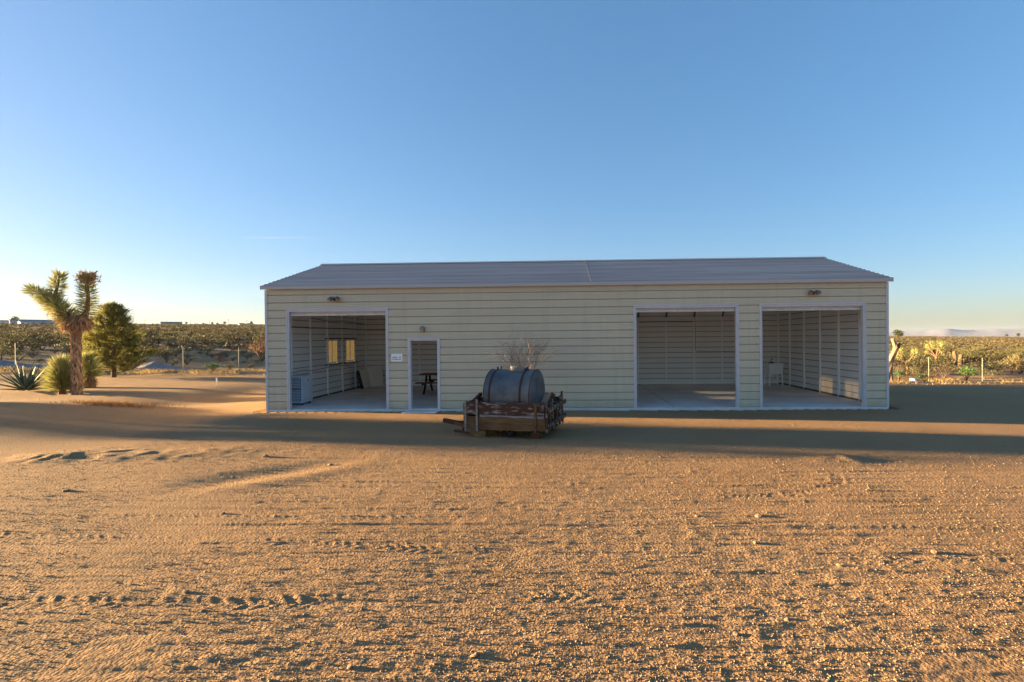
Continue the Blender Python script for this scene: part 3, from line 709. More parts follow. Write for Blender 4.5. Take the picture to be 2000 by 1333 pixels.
# broken tail gate: uneven uprights and two rails
for k, (v, h, tl) in enumerate(((.02, .62, .0), (.24, .58, .01), (.52, .64, -.01), (.80, .55, .01), (1.08, .66, .01), (1.36, .72, -.01))):
    MB().bar((LEN+.03, v, B0-.02), (LEN+.03+tl*2, v+tl, B0+h), .09, .03, up=(1, 0, 0)).build('gate_upright', M_wood if k % 2 else M_woodpaint, tr)
for z in (.12, .45): MB().bar((LEN+.075, -.02, B0+z), (LEN+.075, WID+.02, B0+z+.03), .03, .10).build('gate_rail', M_woodpaint, tr)
# running gear: drawbar, axle, wheels, prop blocks
MB().bar((.1, .30, B0-.03), (-.62, .72, B0-.02), .06, .07).build('drawbar', M_oldiron, tr)
MB().bar((.1, 1.2, B0-.03), (-.62, .78, B0-.02), .06, .07).build('drawbar', M_oldiron, tr)
MB().bar((-.55, .75, B0-.02), (-.92, .75, B0+.03), .10, .09).build('coupling', M_oldiron, tr)
MB().bar((-.34, .62, B0-.19), (-.34, .62, B0+.05), .04, .04).build('jack_leg', M_oldiron, tr)
MB().bar((-.36, .2, B0-.10), (.05, .1, B0-.12), .035, .05).build('safety_bar', M_oldiron, tr)
MB().bar((.95, .1, .15), (.95, WID-.1, .15), .06, .06).build('axle', M_oldiron, tr)
for v in (.22, WID-.22):
    w = MB().tube([(1.06, v, .152), (1.06, v, .152)], .1, 8) if False else MB()
    n = 20; prof = [(.09, -.05), (.13, -.065), (.152, -.04), (.152, .04), (.13, .065), (.09, .05)]
    v3 = []; f3 = []
    for k in range(n):
        a = 2*math.pi*k/n
        for r_, q in prof: v3.append((.95+r_*math.cos(a), v+q, .152+r_*math.sin(a)))
    for k in range(n):
        for j in range(6): f3.append((k*6+j, k*6+(j+1) % 6, ((k+1) % n)*6+(j+1) % 6, ((k+1) % n)*6+j))
    w.add(v3, f3); wo_ = w.build('wheel', M_rubber, tr); MB().tube([(.95, v-.03, .132), (.95, v+.03, .132)], .092, 14).build('rim', M_oldiron, wo_)
for u, v, s in ((.32, .16, .13), (1.58, .2, .10), (1.6, 1.2, .12)):
    MB().box(u-s, u+s, v-.09, v+.09, .0, B0-.03).build('prop_block', M_wood, tr, bevel=.008)
for p, (u, v, z0, u2, v2, z2, w) in enumerate(((1.52, .55, B0+.28, 1.80, .40, B0+.78, .13), (1.50, .95, B0+.30, 1.74, 1.05, B0+.70, .11))):
    q = Matrix.Translation(tr.location) @ Matrix.Rotation(TR, 4, 'Z')
    a = q @ Vector((u, v, z0)); b = q @ Vector((u2, v2, z2))
    o = MB().bar(a, b, w, .025, up=(.2, .9, .3)).build('loose_board', M_greypaint if p == 0 else M_wood)
    tag(o, ('pale old board' if p == 0 else 'dark brown board')+' propped up in the trailer beside the tank', 'board')
MB().bar((.12, .2, B0+.58), (.12, .6, B0+.70), .06, .08).build('broken_rail', M_oldiron, tr)

tk = empty('water_tank', (0, 0, 0), TR)
q = Matrix.Translation(tr.location) @ Matrix.Rotation(TR, 4, 'Z')
tk.location = q @ Vector((.36, WID/2, B0+.085)); tag(tk, 'blue-grey galvanised water tank with rusty hoops lying in the trailer', 'tank')
RT = .59; TL = 1.10; n = 48
mb = MB()
prof = [(-.004, .0), (.0, RT-.02), (.012, RT), (.03, RT+.006), (.05, RT), (TL-.05, RT), (TL-.03, RT+.006), (TL-.012, RT), (TL, RT-.02), (TL+.004, 0)]
mb.tube([(u, 0, RT) for u, r_ in prof], [max(.001, r_) for u, r_ in prof], n, cap=True)
mb.build('shell', M_tank, tk, smooth=False)
sh = tk.children[0]; sh.data.polygons.foreach_set('use_smooth', [True]*len(sh.data.polygons)); md = sh.modifiers.new('edge', 'EDGE_SPLIT'); md.split_angle = R(40)
for u in (.15, .86):
    MB().tube([(u-.02, 0, RT), (u+.02, 0, RT)], RT+.010, n).build('hoop', M_rust, tk)
    MB().bar((u, -.04, RT*2+.0), (u, -.04, RT*2+.06), .03, .03).build('hoop_bolt', M_oldiron, tk)
MB().tube([(TL-.034, 0, RT), (TL-.020, 0, RT)], RT+.013, n).build('rim_band', M_rust, tk)
MB().tube([(.008, 0, RT), (.020, 0, RT)], RT+.012, n).build('rim_band', M_rust, tk)
MB().tube([(.55, -.08, RT*2-.02), (.55, -.08, RT*2+.075), (.55, -.08, RT*2+.08)], [.075, .075, .07], 14).build('fill_cap', M_brass, tk)
MB().box(.60, .84, -.2, .10, RT*2-.05, RT*2+.035).build('hatch', mat('tank_hatch', (.13, .13, .13), .6, .3), tk, bevel=.008)
MB().tube([(.24, -.05, RT*2-.02), (.24, -.05, RT*2+.08)], .014, 6).build('vent_pipe', M_oldiron, tk)
MB().box(.06, TL-.06, -.50, -.485, RT+.30, RT+.325).build('seam', M_rust, tk) if False else None

# ---------------------------------------------------------------- bare shrub behind the tank
def bare_shrub(x, y, h, w):
    t = empty('bare_shrub', (x, y, gz(x, y)-.02)); tag(t, 'leafless twiggy shrub with a few pinkish leaves behind the water tank', 'shrub')
    mb = MB(); tips = []; rr = random.Random(4)
    def grow(p, d, ln, r, lev):
        n = 4; pts = [p]
        for k in range(n):
            d = (d+Vector((rr.uniform(-.16, .16), rr.uniform(-.16, .16), rr.uniform(-.04, .10)))).normalized(); p = p+d*(ln/n); pts.append(p)
        mb.tube(pts, [r*(1-.45*k/n) for k in range(n+1)], 5 if lev < 2 else 3, cap=False)
        if lev >= 4: tips.append((p, d)); return
        for k in range(rr.randint(3, 5) if lev else 8):
            a = rr.uniform(0, 6.28); s = rr.uniform(.45, .95)
            nd = (d*.75+Vector((math.cos(a)*s, math.sin(a)*s*.8, rr.uniform(-.1, .45)))).normalized()
            grow(pts[rr.randint(2, n)], nd, ln*rr.uniform(.5, .78), r*.55, lev+1)
    grow(Vector((0, 0, 0)), Vector((.02, 0, 1)), h*.62, .016, 0)
    mb.build('branches', M_twig, t)
    P = np.array([p for p, d in tips]); k = rng.integers(0, len(P), 230); P = P[k]+rng.normal(0, .02, (230, 3))
    V, F = blades(P, rdirs(230), .035, .018); link('leaves', np_mesh('leaves', V, F, M_twigleaf), t)
bare_shrub(7.95, -.78, 1.86, 1.0)

# ================================================================ PLANTS IN THE YARD
def head_blades(path, n, L, W, out=.9, fwd=.55, r0=.05):
    """blades set all round a branch axis, tips swept towards its end"""
    P = np.array(path, float); seg = np.diff(P, axis=0); ln = np.linalg.norm(seg, axis=1); cum = np.concatenate([[0], np.cumsum(ln)])
    t = rng.random(n)**.85*cum[-1]; k = np.clip(np.searchsorted(cum, t)-1, 0, len(seg)-1); f = (t-cum[k])/ln[k]
    B = P[k]+seg[k]*f[:, None]; A = seg[k]/ln[k][:, None]
    rd = rng.normal(size=(n, 3)); rd -= A*(rd*A).sum(1, keepdims=True); rd /= np.linalg.norm(rd, axis=1, keepdims=True)
    tt = (t/cum[-1])[:, None]
    D = rd*out*(1-.55*tt**3)+A*(fwd*(.1+1.3*tt**2)); D += rng.normal(0, .12, (n, 3))
    return blades(B+rd*r0, D, L*rng.uniform(.75, 1.15, n), W)

def joshua_tree(x, y, s, label):
    """s = metres per pixel of the photograph at the tree"""
    z0 = gz(x, y)-.03
    t = empty('joshua_tree', (x, y, z0)); tag(t, label, 'tree')
    X = lambda u, v, d=0: Vector(((u-148)*s, d*s, (768-v)*s))
    mb = MB(); mb.tube([X(148, 769), X(148, 760), X(149, 735), X(150, 700), X(151, 665), X(152, 640), X(151, 622), X(150, 612)], [11*s, 8.5*s, 7*s, 6.6*s, 6.6*s, 8*s, 12*s, 10*s], 22, jit=.07)
    mb.build('trunk', M_jbark, t)
    left = [X(146, 622), X(134, 607, -3), X(118, 594, -5), X(104, 580, -4)]
    tipA = [X(112, 590, -4), X(97, 575, -6), X(83, 565, -8), X(70, 559, -9)]
    tipB = [X(108, 586, -4), X(107, 566, 2), X(111, 546, 4), X(113, 530, 5)]
    right = [X(156, 622), X(165, 610, 4), X(170, 595, 4), X(173, 575, 3), X(174, 552, 0), X(175, 536, -2)]
    mb = MB()
    for p, r_ in ((left, (8, 6, 4.5, 4)), (tipA, (4, 3, 2, 1.5)), (tipB, (4, 3, 2, 1.5)), (right, (8, 6, 4, 3.5, 3, 2))): mb.tube(p, [q*s for q in r_], 8)
    mb.build('branches', M_jbark, t)
    for p, n, L in ((left, 620, 26), (tipA, 420, 18), (tipB, 440, 18), (right[1:], 560, 20)):
        V, F = head_blades(p, n, L*s, 1.6*s, r0=2*s); link('leaf_head', np_mesh('leaf_head', V, F, M_jleaf), t)
    # dead leaves hanging under the crown and clothing the trunk
    n = 900; a = rng.random(n)*6.28; hh = rng.random(n)
    P = np.stack([(148+np.cos(a)*13-148+rng.normal(3, 6, n))*s, np.sin(a)*12*s, (768-(606+hh*26))*s], 1)
    D = np.stack([np.cos(a)*.5, np.sin(a)*.5, np.full(n, -1.0)], 1)+rng.normal(0, .22, (n, 3))
    V, F = blades(P, D, 17*s*rng.uniform(.6, 1.2, n), 1.8*s); link('dead_skirt', np_mesh('dead_skirt', V, F, M_jdead), t)
    n = 420; q = rng.random(n)[:, None]; P = (1-q)*np.array(left[0])+q*np.array(left[2])+rng.normal(0, 5*s, (n, 3))
    V, F = blades(P, np.stack([rng.normal(-.1, .3, n), rng.normal(0, .3, n), np.full(n, -1.)], 1), 20*s*rng.uniform(.6, 1.1, n), 1.6*s)
    link('dead_skirt', np_mesh('dead_skirt', V, F, M_jdead), t)
    n = 1500; a = rng.random(n)*6.28; hh = rng.random(n)
    P = np.stack([(np.cos(a)*6.8+2)*s, np.sin(a)*6.8*s, (8+hh*140)*s], 1)
    D = np.stack([np.cos(a)*.10, np.sin(a)*.10, np.full(n, -1.0)], 1)+rng.normal(0, .10, (n, 3))
    V, F = blades(P, D, 11*s*rng.uniform(.5, 1.3, n), 1.9*s); link('trunk_thatch', np_mesh('trunk_thatch', V, F, mat('trunk_thatch', (.46, .31, .195), .95, 0, (.31, .205, .13), 4)), t)
    # dry flower stalks on the right head
    for u, v in ((196, 522), (170, 524), (160, 543), (190, 536)):
        mb = MB(); mb.tube([X(175, 545), X((175+u)/2, (540+v)/2), X(u, v)], [2.2*s, 2*s, 1*s], 6); mb.build('dry_stalk', M_jdead, t)
    n = 420; P = np.array([X(175, 537)])+rng.normal(0, 1, (n, 3))*np.array([7, 6, 5])*s
    V, F = blades(P, rdirs(n, .25), 10*s, 2*s); link('dry_flower_head', np_mesh('dry_flower_head', V, F, M_jdead), t)
    return t
joshua_tree(-10.35, 4.24, 19.2/965, 'tall joshua tree with shaggy brown trunk and two spiky leaf heads')

def yucca(x, y, h, label, skirt, n=1300, w=.75):
    t = empty('yucca', (x, y, gz(x, y)-.02)); tag(t, label, 'yucca')
    mb = MB(); mb.tube([(0, 0, 0), (.02, 0, h*.3), (0, .02, h*.62)], [.13, .10, .07], 9, jit=.1); mb.build('stem', M_jbark, t)
    V, F = head_blades([(0, 0, h*(.28 if skirt else .10)), (.0, 0, h*.45), (0, 0, h*.66)], n, w, .028, out=.8, fwd=1.15, r0=.03); link('leaves', np_mesh('leaves', V, F, M_jleaf), t)
    if skirt:
        m_ = 420; a = rng.random(m_)*6.28; P = np.stack([np.cos(a)*.1, np.sin(a)*.1, h*(.12+.26*rng.random(m_))], 1)
        V, F = blades(P, np.stack([np.cos(a)*.45, np.sin(a)*.45, np.full(m_, -.8)], 1)+rng.normal(0, .15, (m_, 3)), .42, .03); link('dead_skirt', np_mesh('dead_skirt', V, F, M_jdead), t)
yucca(-11.14, 4.46, 1.45, 'round bushy yucca tuft against the foot of the joshua tree', False, 1500, .72)
yucca(-12.65, 7.04, 1.75, 'upright yucca with a tan skirt of dead leaves behind the joshua trunk', True, 900, .62)

def agave(x, y):
    t = empty('agave', (x, y, gz(x, y)-.03)); tag(t, 'large blue-green agave rosette on the bank', 'agave')
    def leaf_mesh(L, W, droop, m):
        n = 7; v = []; f = []
        for k in range(n+1):
            q = k/n; w = W*(1-q)**.75*(.62+1.2*q*(1-q)) if k < n else .004
            px = L*q*math.cos(droop*q); pz = L*q*math.sin(.35)*(1-q*.35*droop)
            for sy, dz in ((-1, .25), (0, 0), (1, .25)): v.append((px, sy*w/2, pz+abs(sy)*w*dz))
            v.append((px, 0, pz-.02*(1-q)-.004))
        for k in range(n):
            a, b = k*4, k*4+4
            f += [(a, b, b+1, a+1), (a+1, b+1, b+2, a+2), (a+2, b+2, b+3, a+3), (a+3, b+3, b, a)]
        mb = MB(); mb.add(v, f); return mb.mesh('leaf', m, smooth=True)
    ms = [leaf_mesh(1.0, .15, .15, M_agave), leaf_mesh(.88, .17, .05, M_agave), leaf_mesh(1.05, .11, .3, M_agavedry)]
    rr = random.Random(3); t.scale = (1.2, 1.2, 1.2)
    for k in range(34):
        o = bpy.data.objects.new('leaf', ms[2] if k in (1, 3) else ms[rr.randint(0, 1)]); col.objects.link(o); o.parent = t
        el = -.25+1.25*(k/33)**.9+rr.uniform(-.06, .06); a = k*2.39996+rr.uniform(-.1, .1)
        o.rotation_euler = (0, -el, a); o.location = (math.cos(a)*.07, math.sin(a)*.07, .07+.003*k); sc = rr.uniform(.82, 1.1); o.scale = (sc, sc, sc)
agave(-13.87, 5.57)

def pine(x, y, h, w, name='pine_tree', label='bushy young pine tree with warm-lit left side beside the fence', dome=False):
    t = empty(name, (x, y, gz(x, y)-.05)); tag(t, label, 'tree')
    rr = random.Random(12); mb = MB(); mb.tube([(0, 0, 0), (.03, 0, h*.35), (-.02, .03, h*.7), (.03, 0, h*.97)], [.13, .10, .055, .012], 8); mb.build('trunk', M_bark, t)
    bm_ = MB(); P = []; D = []
    def spray(base, tip, n, r_):
        base = np.array(base); tip = np.array(tip); q = rng.random((n, 1))**.6
        p = base+(tip-base)*q+rng.normal(0, 1, (n, 3))*r_*np.array([1, 1, .75]); P.append(p)
        d = (tip-base)/np.linalg.norm(tip-base)+rng.normal(0, .55, (n, 3))+np.array([0, 0, .45]); D.append(d)
    for k in range(95):
        q = (k+.5)/95; z = h*(.05+.90*q); a = k*2.4+rr.uniform(-.4, .4)
        reach = w*((1-q**2.3) if dome else (1-q)**.50)*rr.uniform(.60, 1.12)*(.80 if q < .08 else 1)*(1.0+.18*math.sin(3*a+1))+.10
        tip = (math.cos(a)*reach, math.sin(a)*reach, z+reach*rr.uniform(.10, .38))
        bm_.tube([(0, 0, z), (tip[0]*.5, tip[1]*.5, z+reach*.08), tip], [.022, .014, .005], 4, cap=False)
        spray((tip[0]*.22, tip[1]*.22, z+.02), tip, int(40+85*reach), .075+.045*reach)
        for j in range(3):
            a2 = a+rr.uniform(-.6, .6); r2 = reach*rr.uniform(.5, .95); tp = (math.cos(a2)*r2, math.sin(a2)*r2, z+r2*.25+rr.uniform(0, .15))
            spray((tip[0]*.45, tip[1]*.45, z+.06), tp, int(30+60*reach), .06)
    for (dx, dy, hh) in () if dome else ((0, 0, h*1.0), (.75, -.2, h*.80), (-.35, .1, h*.88), (.3, .3, h*.9)): spray((dx*.6, dy*.6, hh-.75), (dx, dy, hh), 170, .07)
    bm_.build('branches', M_bark, t)
    P = np.concatenate(P); D = np.concatenate(D); n = len(P)
    V, F = blades(P, D, .15*rng.uniform(.7, 1.3, n), .024); link('crown', np_mesh('crown', V, F, M_pine), t)
pine(-17.16, 13.09, 4.3, 1.85)
pine(-21.0, .28, 3.75, 2.15, 'juniper_tree', 'broad juniper west of the yard whose long shadow crosses the sand', True)

def tuft(name, x, y, n, sx, sy, h, m, label, cat, wid=.012):
    """a patch of dry grass clumps"""
    P = np.stack([rng.normal(0, sx, n), rng.normal(0, sy, n), np.zeros(n)], 1)
    P[:, 2] = macro(x+P[:, 0], y+P[:, 1])-gz(x, y)-.01
    o = link(name, np_mesh(name, *blades(P, rdirs(n)*np.array([.75, .75, .2])+np.array([0, 0, .75]), h*rng.uniform(.5, 1.2, n), wid), m), None, (x, y, gz(x, y)))
    return tag(o, label, cat)
tuft('dry_grass_clump', -5.2, .45, 1300, .75, .28, .17, mat('rust_grass', (.27, .145, .06), .9, 0, (.20, .11, .05), 5, trans=.2), 'low clump of rusty dry grass on the bank below the joshua tree', 'grass')
o = MB().box(-.02, .02, -.02, .02, -.05, .38).build('marker_stake', M_white, None, loc=(-7.28, 7.84, gz(-7.28, 7.84))); tag(o, 'short white marker stake in the bare sand left of the garage', 'stake')

def heap(x, y, rx, ry, h, label, seed):
    n = 40; V = []; F = []; rings = 10
    for i in range(rings+1):
        t = i/rings
        for k in range(n):
            a = 2*math.pi*k/n; rr = t*(1+.18*math.sin(2*a+seed)+.09*math.sin(5*a+seed*2)); px, py = rx*rr*math.cos(a), ry*rr*math.sin(a)
            zz = h*(1-t)**1.15*(1+.25*math.sin(px*2.1+seed))-(.08 if i == rings else 0)
            V.append((px, py, zz+gz(x+px, y+py)-gz(x, y)+float(vnoise(np.array([px+x]), np.array([py]), .35, 3)[0])*.05*(1-t)))
    for i in range(rings):
        for k in range(n): F.append((i*n+k, i*n+(k+1) % n, (i+1)*n+(k+1) % n, (i+1)*n+k)[::-1])
    o = MB().add(V, F).build('gravel_heap', M_gravelpile, None, smooth=True, loc=(x, y, gz(x, y))); tag(o, label, 'gravel heap')
heap(-28.5, 17.0, 5.5, 1.3, .36, 'long dark grey gravel heap behind the agave', 1)
heap(-19.3, 18.6, 2.3, 1.0, .46, 'blue-grey gravel heap at the foot of the pine', 2.2)

# ================================================================ FENCE
fx = [-12.4-3.6*k for k in range(0, 7)][::-1]+[-12.4+3.5*k for k in range(1, 13)]+[33.1+3.6*k for k in range(0, 5)]
def fy(x): return 17.0+(x+12.4)*(2.0/45.5)
fence = empty('wire_fence', (fx[0], fy(fx[0]), gz(fx[0], fy(fx[0])))); tag(fence, 'wire fence on slim pale steel posts between the yard and the desert', 'fence')
pm = MB().tube([(0, 0, -.2), (0, 0, 1.62)], .023, 8).mesh('post', M_post)
fo = fence.location
heads = []
for x in fx:
    y = fy(x); o = link('post', pm, fence, Vector((x, y, gz(x, y)))-fo); heads.append(Vector((x, y, gz(x, y)))-fo)
for hgt in (.25, .70, 1.15, 1.52):
    MB().tube([p+Vector((0, -.026, hgt)) for p in heads], .0035, 3).build('wire', M_wire, fence)

# ================================================================ DESERT PLANTS
def shrub_arrays(n_leaf, stems, leaf, w, h, seed, stemr=.012):
    """stems fan out from the root, leaf clumps sit on their outer half"""
    r_ = np.random.default_rng(seed); rr = random.Random(seed)
    VS = []; FS = []; LV = []; tips = []
    mb = MB()
    for k in range(stems):
        a = rr.uniform(0, 6.28); s = rr.uniform(.25, 1); e = Vector((math.cos(a)*w*.5*s, math.sin(a)*w*.5*s, h*rr.uniform(.6, 1)*(1.12-.35*s)))
        m_ = Vector((e.x*.35, e.y*.35, e.z*.55)); mb.tube([(0, 0, -.05), m_, e], [stemr, stemr*.8, stemr*.3], 3, cap=False); tips.append((m_, e))
    k = r_.integers(0, stems, n_leaf); q = r_.random(n_leaf)**.7
    A = np.array([t[0] for t in tips])[k]; B = np.array([t[1] for t in tips])[k]
    P = A*(1-q[:, None])+B*q[:, None]+r_.normal(0, 1, (n_leaf, 3))*np.array([w*.085, w*.085, h*.06])
    P[:, 2] = np.maximum(P[:, 2], .03)
    D = (B-A)/np.linalg.norm(B-A, axis=1, keepdims=True)+r_.normal(0, .7, (n_leaf, 3))
    LV, LF = blades(P, D, leaf*r_.uniform(.7, 1.3, n_leaf), leaf*.42)
    return np.array(mb.v), mb.f, LV, LF

def shrub_mesh(name, leafmat, n_leaf, stems, leaf, w, h, seed):
    sv, sf, lv, lf = shrub_arrays(n_leaf, stems, leaf, w, h, seed)
    F = np.concatenate([np.array(sf), lf+len(sv)]); V = np.concatenate([sv, lv])
    return np_mesh(name, V, F, [M_creostem, leafmat], [0]*len(sf)+[1]*len(lf))
CREO = [shrub_mesh('creosote', M_creo, 520, 14, .10, 1.7, 1.15, 100+k) for k in range(5)]
SAGE = [shrub_mesh('bursage', M_sage, 420, 16, .07, 1.0, .55, 120+k) for k in range(3)]
DRYB = [shrub_mesh('dry_bush', M_dry, 480, 20, .075, 1.2, .75, 140+k) for k in range(3)]
GREEN = [shrub_mesh('green_bush', M_green, 420, 14, .10, 1.2, .8, 160+k) for k in range(2)]
placed = []
def put(name, me, x, y, sc, label, cat, group=None, dz=0):
    o = link(name, me, None, (x, y, gz(x, y)-.02+dz)); o.rotation_euler = (0, 0, random.uniform(0, 6.28)); o.scale = (sc*random.uniform(.9, 1.15), sc*random.uniform(.9, 1.15), sc*random.uniform(.85, 1.1))
    placed.append((x, y, sc)); return tag(o, label, cat, group)
# a few bushes that stand out
put('dry_bush', DRYB[0], -16.3, 25.6, 2.6, 'big reddish brown dry bush beyond the fence close to the garage corner', 'bush')
put('dry_bush', DRYB[1], -19.7, 25.4, .9, 'small rusty round bush beyond the fence', 'bush')
put('green_bush', GREEN[0], 32.0, 20.3, 1.0, 'bright green bush at the fence beside the leaning dead joshua trunk', 'bush')
put('green_bush', GREEN[1], 32.3, 18.3, .8, 'low green bush hugging the ground in front of a fence post', 'bush')
put('green_bush', GREEN[0], 36.2, 19.9, 1.25, 'spreading dark green bush between two fence posts right of the garage', 'bush')
put('green_bush', GREEN[1], -14.4, 17.4, .75, 'small dark green bush at the foot of a fence post left of the garage', 'bush')
cam2 = np.array([CAMX, CAMY])
def scatter(n, az0, az1, r0, r1, mind, power=1.0):
    out = []; tries = 0
    while len(out) < n and tries < n*60:
        tries += 1
        a = math.radians(random.uniform(az0, az1)); r_ = r0+(r1-r0)*random.random()**power
        x = CAMX+r_*math.sin(a); y = CAMY+r_*math.cos(a)
        if y < fy(x)+2.2: continue
        if any((x-p)**2+(y-q)**2 < (mind*max(.6, s))**2 for p, q, s in placed[-260:]): continue
        out.append((x, y))
        placed.append((x, y, .8))
    return out
for (x, y) in scatter(150, -51, -30.5, 44, 125, 1.5, .8)+scatter(110, 31.8, 43, 42, 120, 1.5, .8):
    put('creosote_bush', random.choice(CREO), x, y, random.uniform(.8, 1.45), 'olive creosote bush growing on the desert beyond the fence', 'bush', 'creosote bushes beyond the fence')
for (x, y) in scatter(70, -51, -30.5, 40, 90, 1.0, .9)+scatter(60, 31.8, 43, 39, 85, 1.0, .9):
    put('bursage', random.choice(SAGE), x, y, random.uniform(.7, 1.3), 'low grey-green bursage mound on the desert beyond the fence', 'bush', 'bursage mounds beyond the fence')
for (x, y) in scatter(26, -51, -30.5, 40, 90, 1.0)+scatter(26, 31.8, 43, 38, 85, 1.0):
    put('dry_bush', random.choice(DRYB), x, y, random.uniform(.5, 1.0), 'dry brown twiggy bush among the creosote beyond the fence', 'bush', 'dry bushes beyond the fence')

def far_scrub():
    """the uncountable rest of the scrub, out to the skyline"""
    Vs = []; Fs = []; Ms = []; off = 0
    temps = []
    for k in range(6):
        sv, sf, lv, lf = shrub_arrays(64, 5, .34, 1.9, 1.15, 300+k); temps.append((lv, lf))
    def add(xs, ys, sc, mi):
        nonlocal off
        zs = macro(xs, ys); tk = rng.integers(0, 6, len(xs))
        for j in range(6):
            k = np.where(tk == j)[0]
            if not len(k): continue
            lv, lf = temps[j]; a = rng.random(len(k))*6.28; c, s_ = np.cos(a), np.sin(a)
            X = lv[None, :, 0]*c[:, None]-lv[None, :, 1]*s_[:, None]; Y = lv[None, :, 0]*s_[:, None]+lv[None, :, 1]*c[:, None]
            S_ = sc[k][:, None]
            V = np.stack([X*S_+xs[k][:, None], Y*S_+ys[k][:, None], lv[None, :, 2]*S_*rng.uniform(.8, 1.1, (len(k), 1))+zs[k][:, None]-.05], -1).reshape(-1, 3)
            F = (lf[None]+(np.arange(len(k))*len(lv))[:, None, None]).reshape(-1, 4)+off
            Vs.append(V); Fs.append(F); Ms.append(np.full(len(F), mi)); off += len(V)
    def field(n, az0, az1, r0, r1, s0, s1):
        a = np.radians(rng.uniform(az0, az1, n)); r_ = np.sqrt(rng.uniform(r0**2, r1**2, n))
        x = CAMX+r_*np.sin(a); y = CAMY+r_*np.cos(a)
        keep = (y > 17+(x+12.4)*.044+2) & ((np.abs(x-9) > 13) | (y > 30)) & (vnoise(x, y, 22, 61)+.6*vnoise(x, y, 7, 62) > -.75)
        x, y = x[keep], y[keep]; sc = rng.uniform(s0, s1, len(x)); k = rng.random(len(x))
        add(x[k < .72], y[k < .72], sc[k < .72], 0); add(x[(k >= .72) & (k < .9)], y[(k >= .72) & (k < .9)], sc[(k >= .72) & (k < .9)]*.6, 1); add(x[k >= .9], y[k >= .9], sc[k >= .9]*.7, 2)
    field(2300, -58, -27, 60, 260, .6, 1.2); field(1700, 28, 50, 60, 260, .6, 1.2)
    field(2600, -58, -27, 240, 750, .9, 1.8); field(1700, 28, 50, 240, 750, .9, 1.8)
    field(1500, -58, -27, 700, 1560, 1.5, 3.2); field(700, 28, 50, 700, 1560, 1.4, 2.6)
    field(500, -27, 28, 60, 300, .8, 1.4)
    V = np.concatenate(Vs); F = np.concatenate(Fs)
    o = link('desert_scrub', np_mesh('desert_scrub', V, F, [mat('far_creosote', (.092, .082, .038), .8, 0, (.125, .104, .05), .02, trans=.12), mat('far_sage', (.16, .155, .09), .8), mat('far_dry_bush', (.21, .135, .08), .9)], np.concatenate(Ms)))
    tag(o, 'endless olive scrub covering the desert to the skyline', 'scrub', kind='stuff')
far_scrub()

def grass_strip():
    n = 15000; side = rng.random(n) < .55
    x = np.where(side, rng.uniform(-32, -4, n), rng.uniform(19, 44, n)); y = 17+(x+12.4)*.044+rng.normal(0, 1.1, n)-.2
    x = x+rng.normal(0, .3, n); k = vnoise(x, y, 1.6, 71) > -.25; x, y = x[k], y[k]; n = len(x)
    P = np.stack([x, y, macro(x, y)-.01], 1)
    V, F = blades(P, rdirs(n)*np.array([.7, .7, .2])+np.array([0, 0, .8]), rng.uniform(.10, .30, n), .018)
    tag(link('dry_grass', np_mesh('dry_grass', V, F, M_straw)), 'golden dry grass growing along the fence line', 'grass', kind='stuff')
grass_strip()

def dead_joshua(x, y):
    t = empty('dead_joshua_tree', (x, y, gz(x, y)-.05)); tag(t, 'bent bare joshua trunk with a broken top at the right end of the garage', 'tree')
    s = .0345; X = lambda u, v, d=0: Vector(((u-1737)*s, d, (746-v)*s))
    MB().tube([X(1737, 748), X(1736, 730), X(1737, 715), X(1740, 702), X(1746, 690), X(1749, 680), X(1747, 672), X(1743, 663)], [.26, .22, .20, .19, .16, .14, .12, .09], 10, jit=.1).build('trunk', mat('pale_dead_wood', (.34, .24, .15), .95, 0, (.22, .15, .10), 5, (3, 3, 1), .6, 25), t)
    MB().tube([X(1747, 687), X(1754, 678), X(1757, 672)], [.13, .11, .07], 8, jit=.1).build('branch', M_jbark, t)
dead_joshua(30.09, 18.32)
def small_joshua(x, y, h, label, seed, heads=4, group=None):
    r_ = random.Random(seed); t = empty('joshua_tree', (x, y, gz(x, y)-.05)); tag(t, label, 'tree', group)
    mb = MB(); top = Vector((r_.uniform(-.1, .1)*h, 0, h*.5)); mb.tube([(0, 0, 0), top*.5, top], [.09*h**.5, .08*h**.5, .07*h**.5], 7, jit=.1); Vs = []; Fs = []; off = 0
    for k in range(heads):
        a = k*6.28/heads+r_.uniform(-.5, .5); d = Vector((math.cos(a)*.3*h, math.sin(a)*.3*h, h*r_.uniform(.25, .48)))
        e = top+d; mb.tube([top*.95, top+d*.5+Vector((0, 0, -.03*h)), e], [.055*h**.5, .05*h**.5, .04*h**.5], 6)
        V, F = head_blades([top+d*.55, e, e+Vector((0, 0, .08*h))], 130, .13*h+.06, .03, r0=.03); Vs.append(V); Fs.append(F+off); off += len(V)
    mb.build('trunk', M_jbark, t); link('crown', np_mesh('crown', np.concatenate(Vs), np.concatenate(Fs), M_jleaf), t)
small_joshua(36.5, 26.0, 2.1, 'short joshua tree with yellow-lit leaf heads beside the bent bare trunk', 3)
small_joshua(44.5, 34.0, 2.4, 'tangled low-branched joshua tree beyond the fence right of the garage', 5, 6)
for k, (x, y, h, lb) in enumerate(((47.2, 35.2, 1.6, 'taller of two joshua stumps standing side by side in the scrub'), (48.0, 35.6, 1.25, 'shorter of two joshua stumps standing side by side in the scrub'))):
    o = MB().tube([(0, 0, -.1), (.03, 0, h*.5), (-.05+.2*k, 0, h)], [.26, .20, .13], 9, jit=.12).build('joshua_stump', M_jbark, None, loc=(x, y, gz(x, y))); tag(o, lb, 'stump')
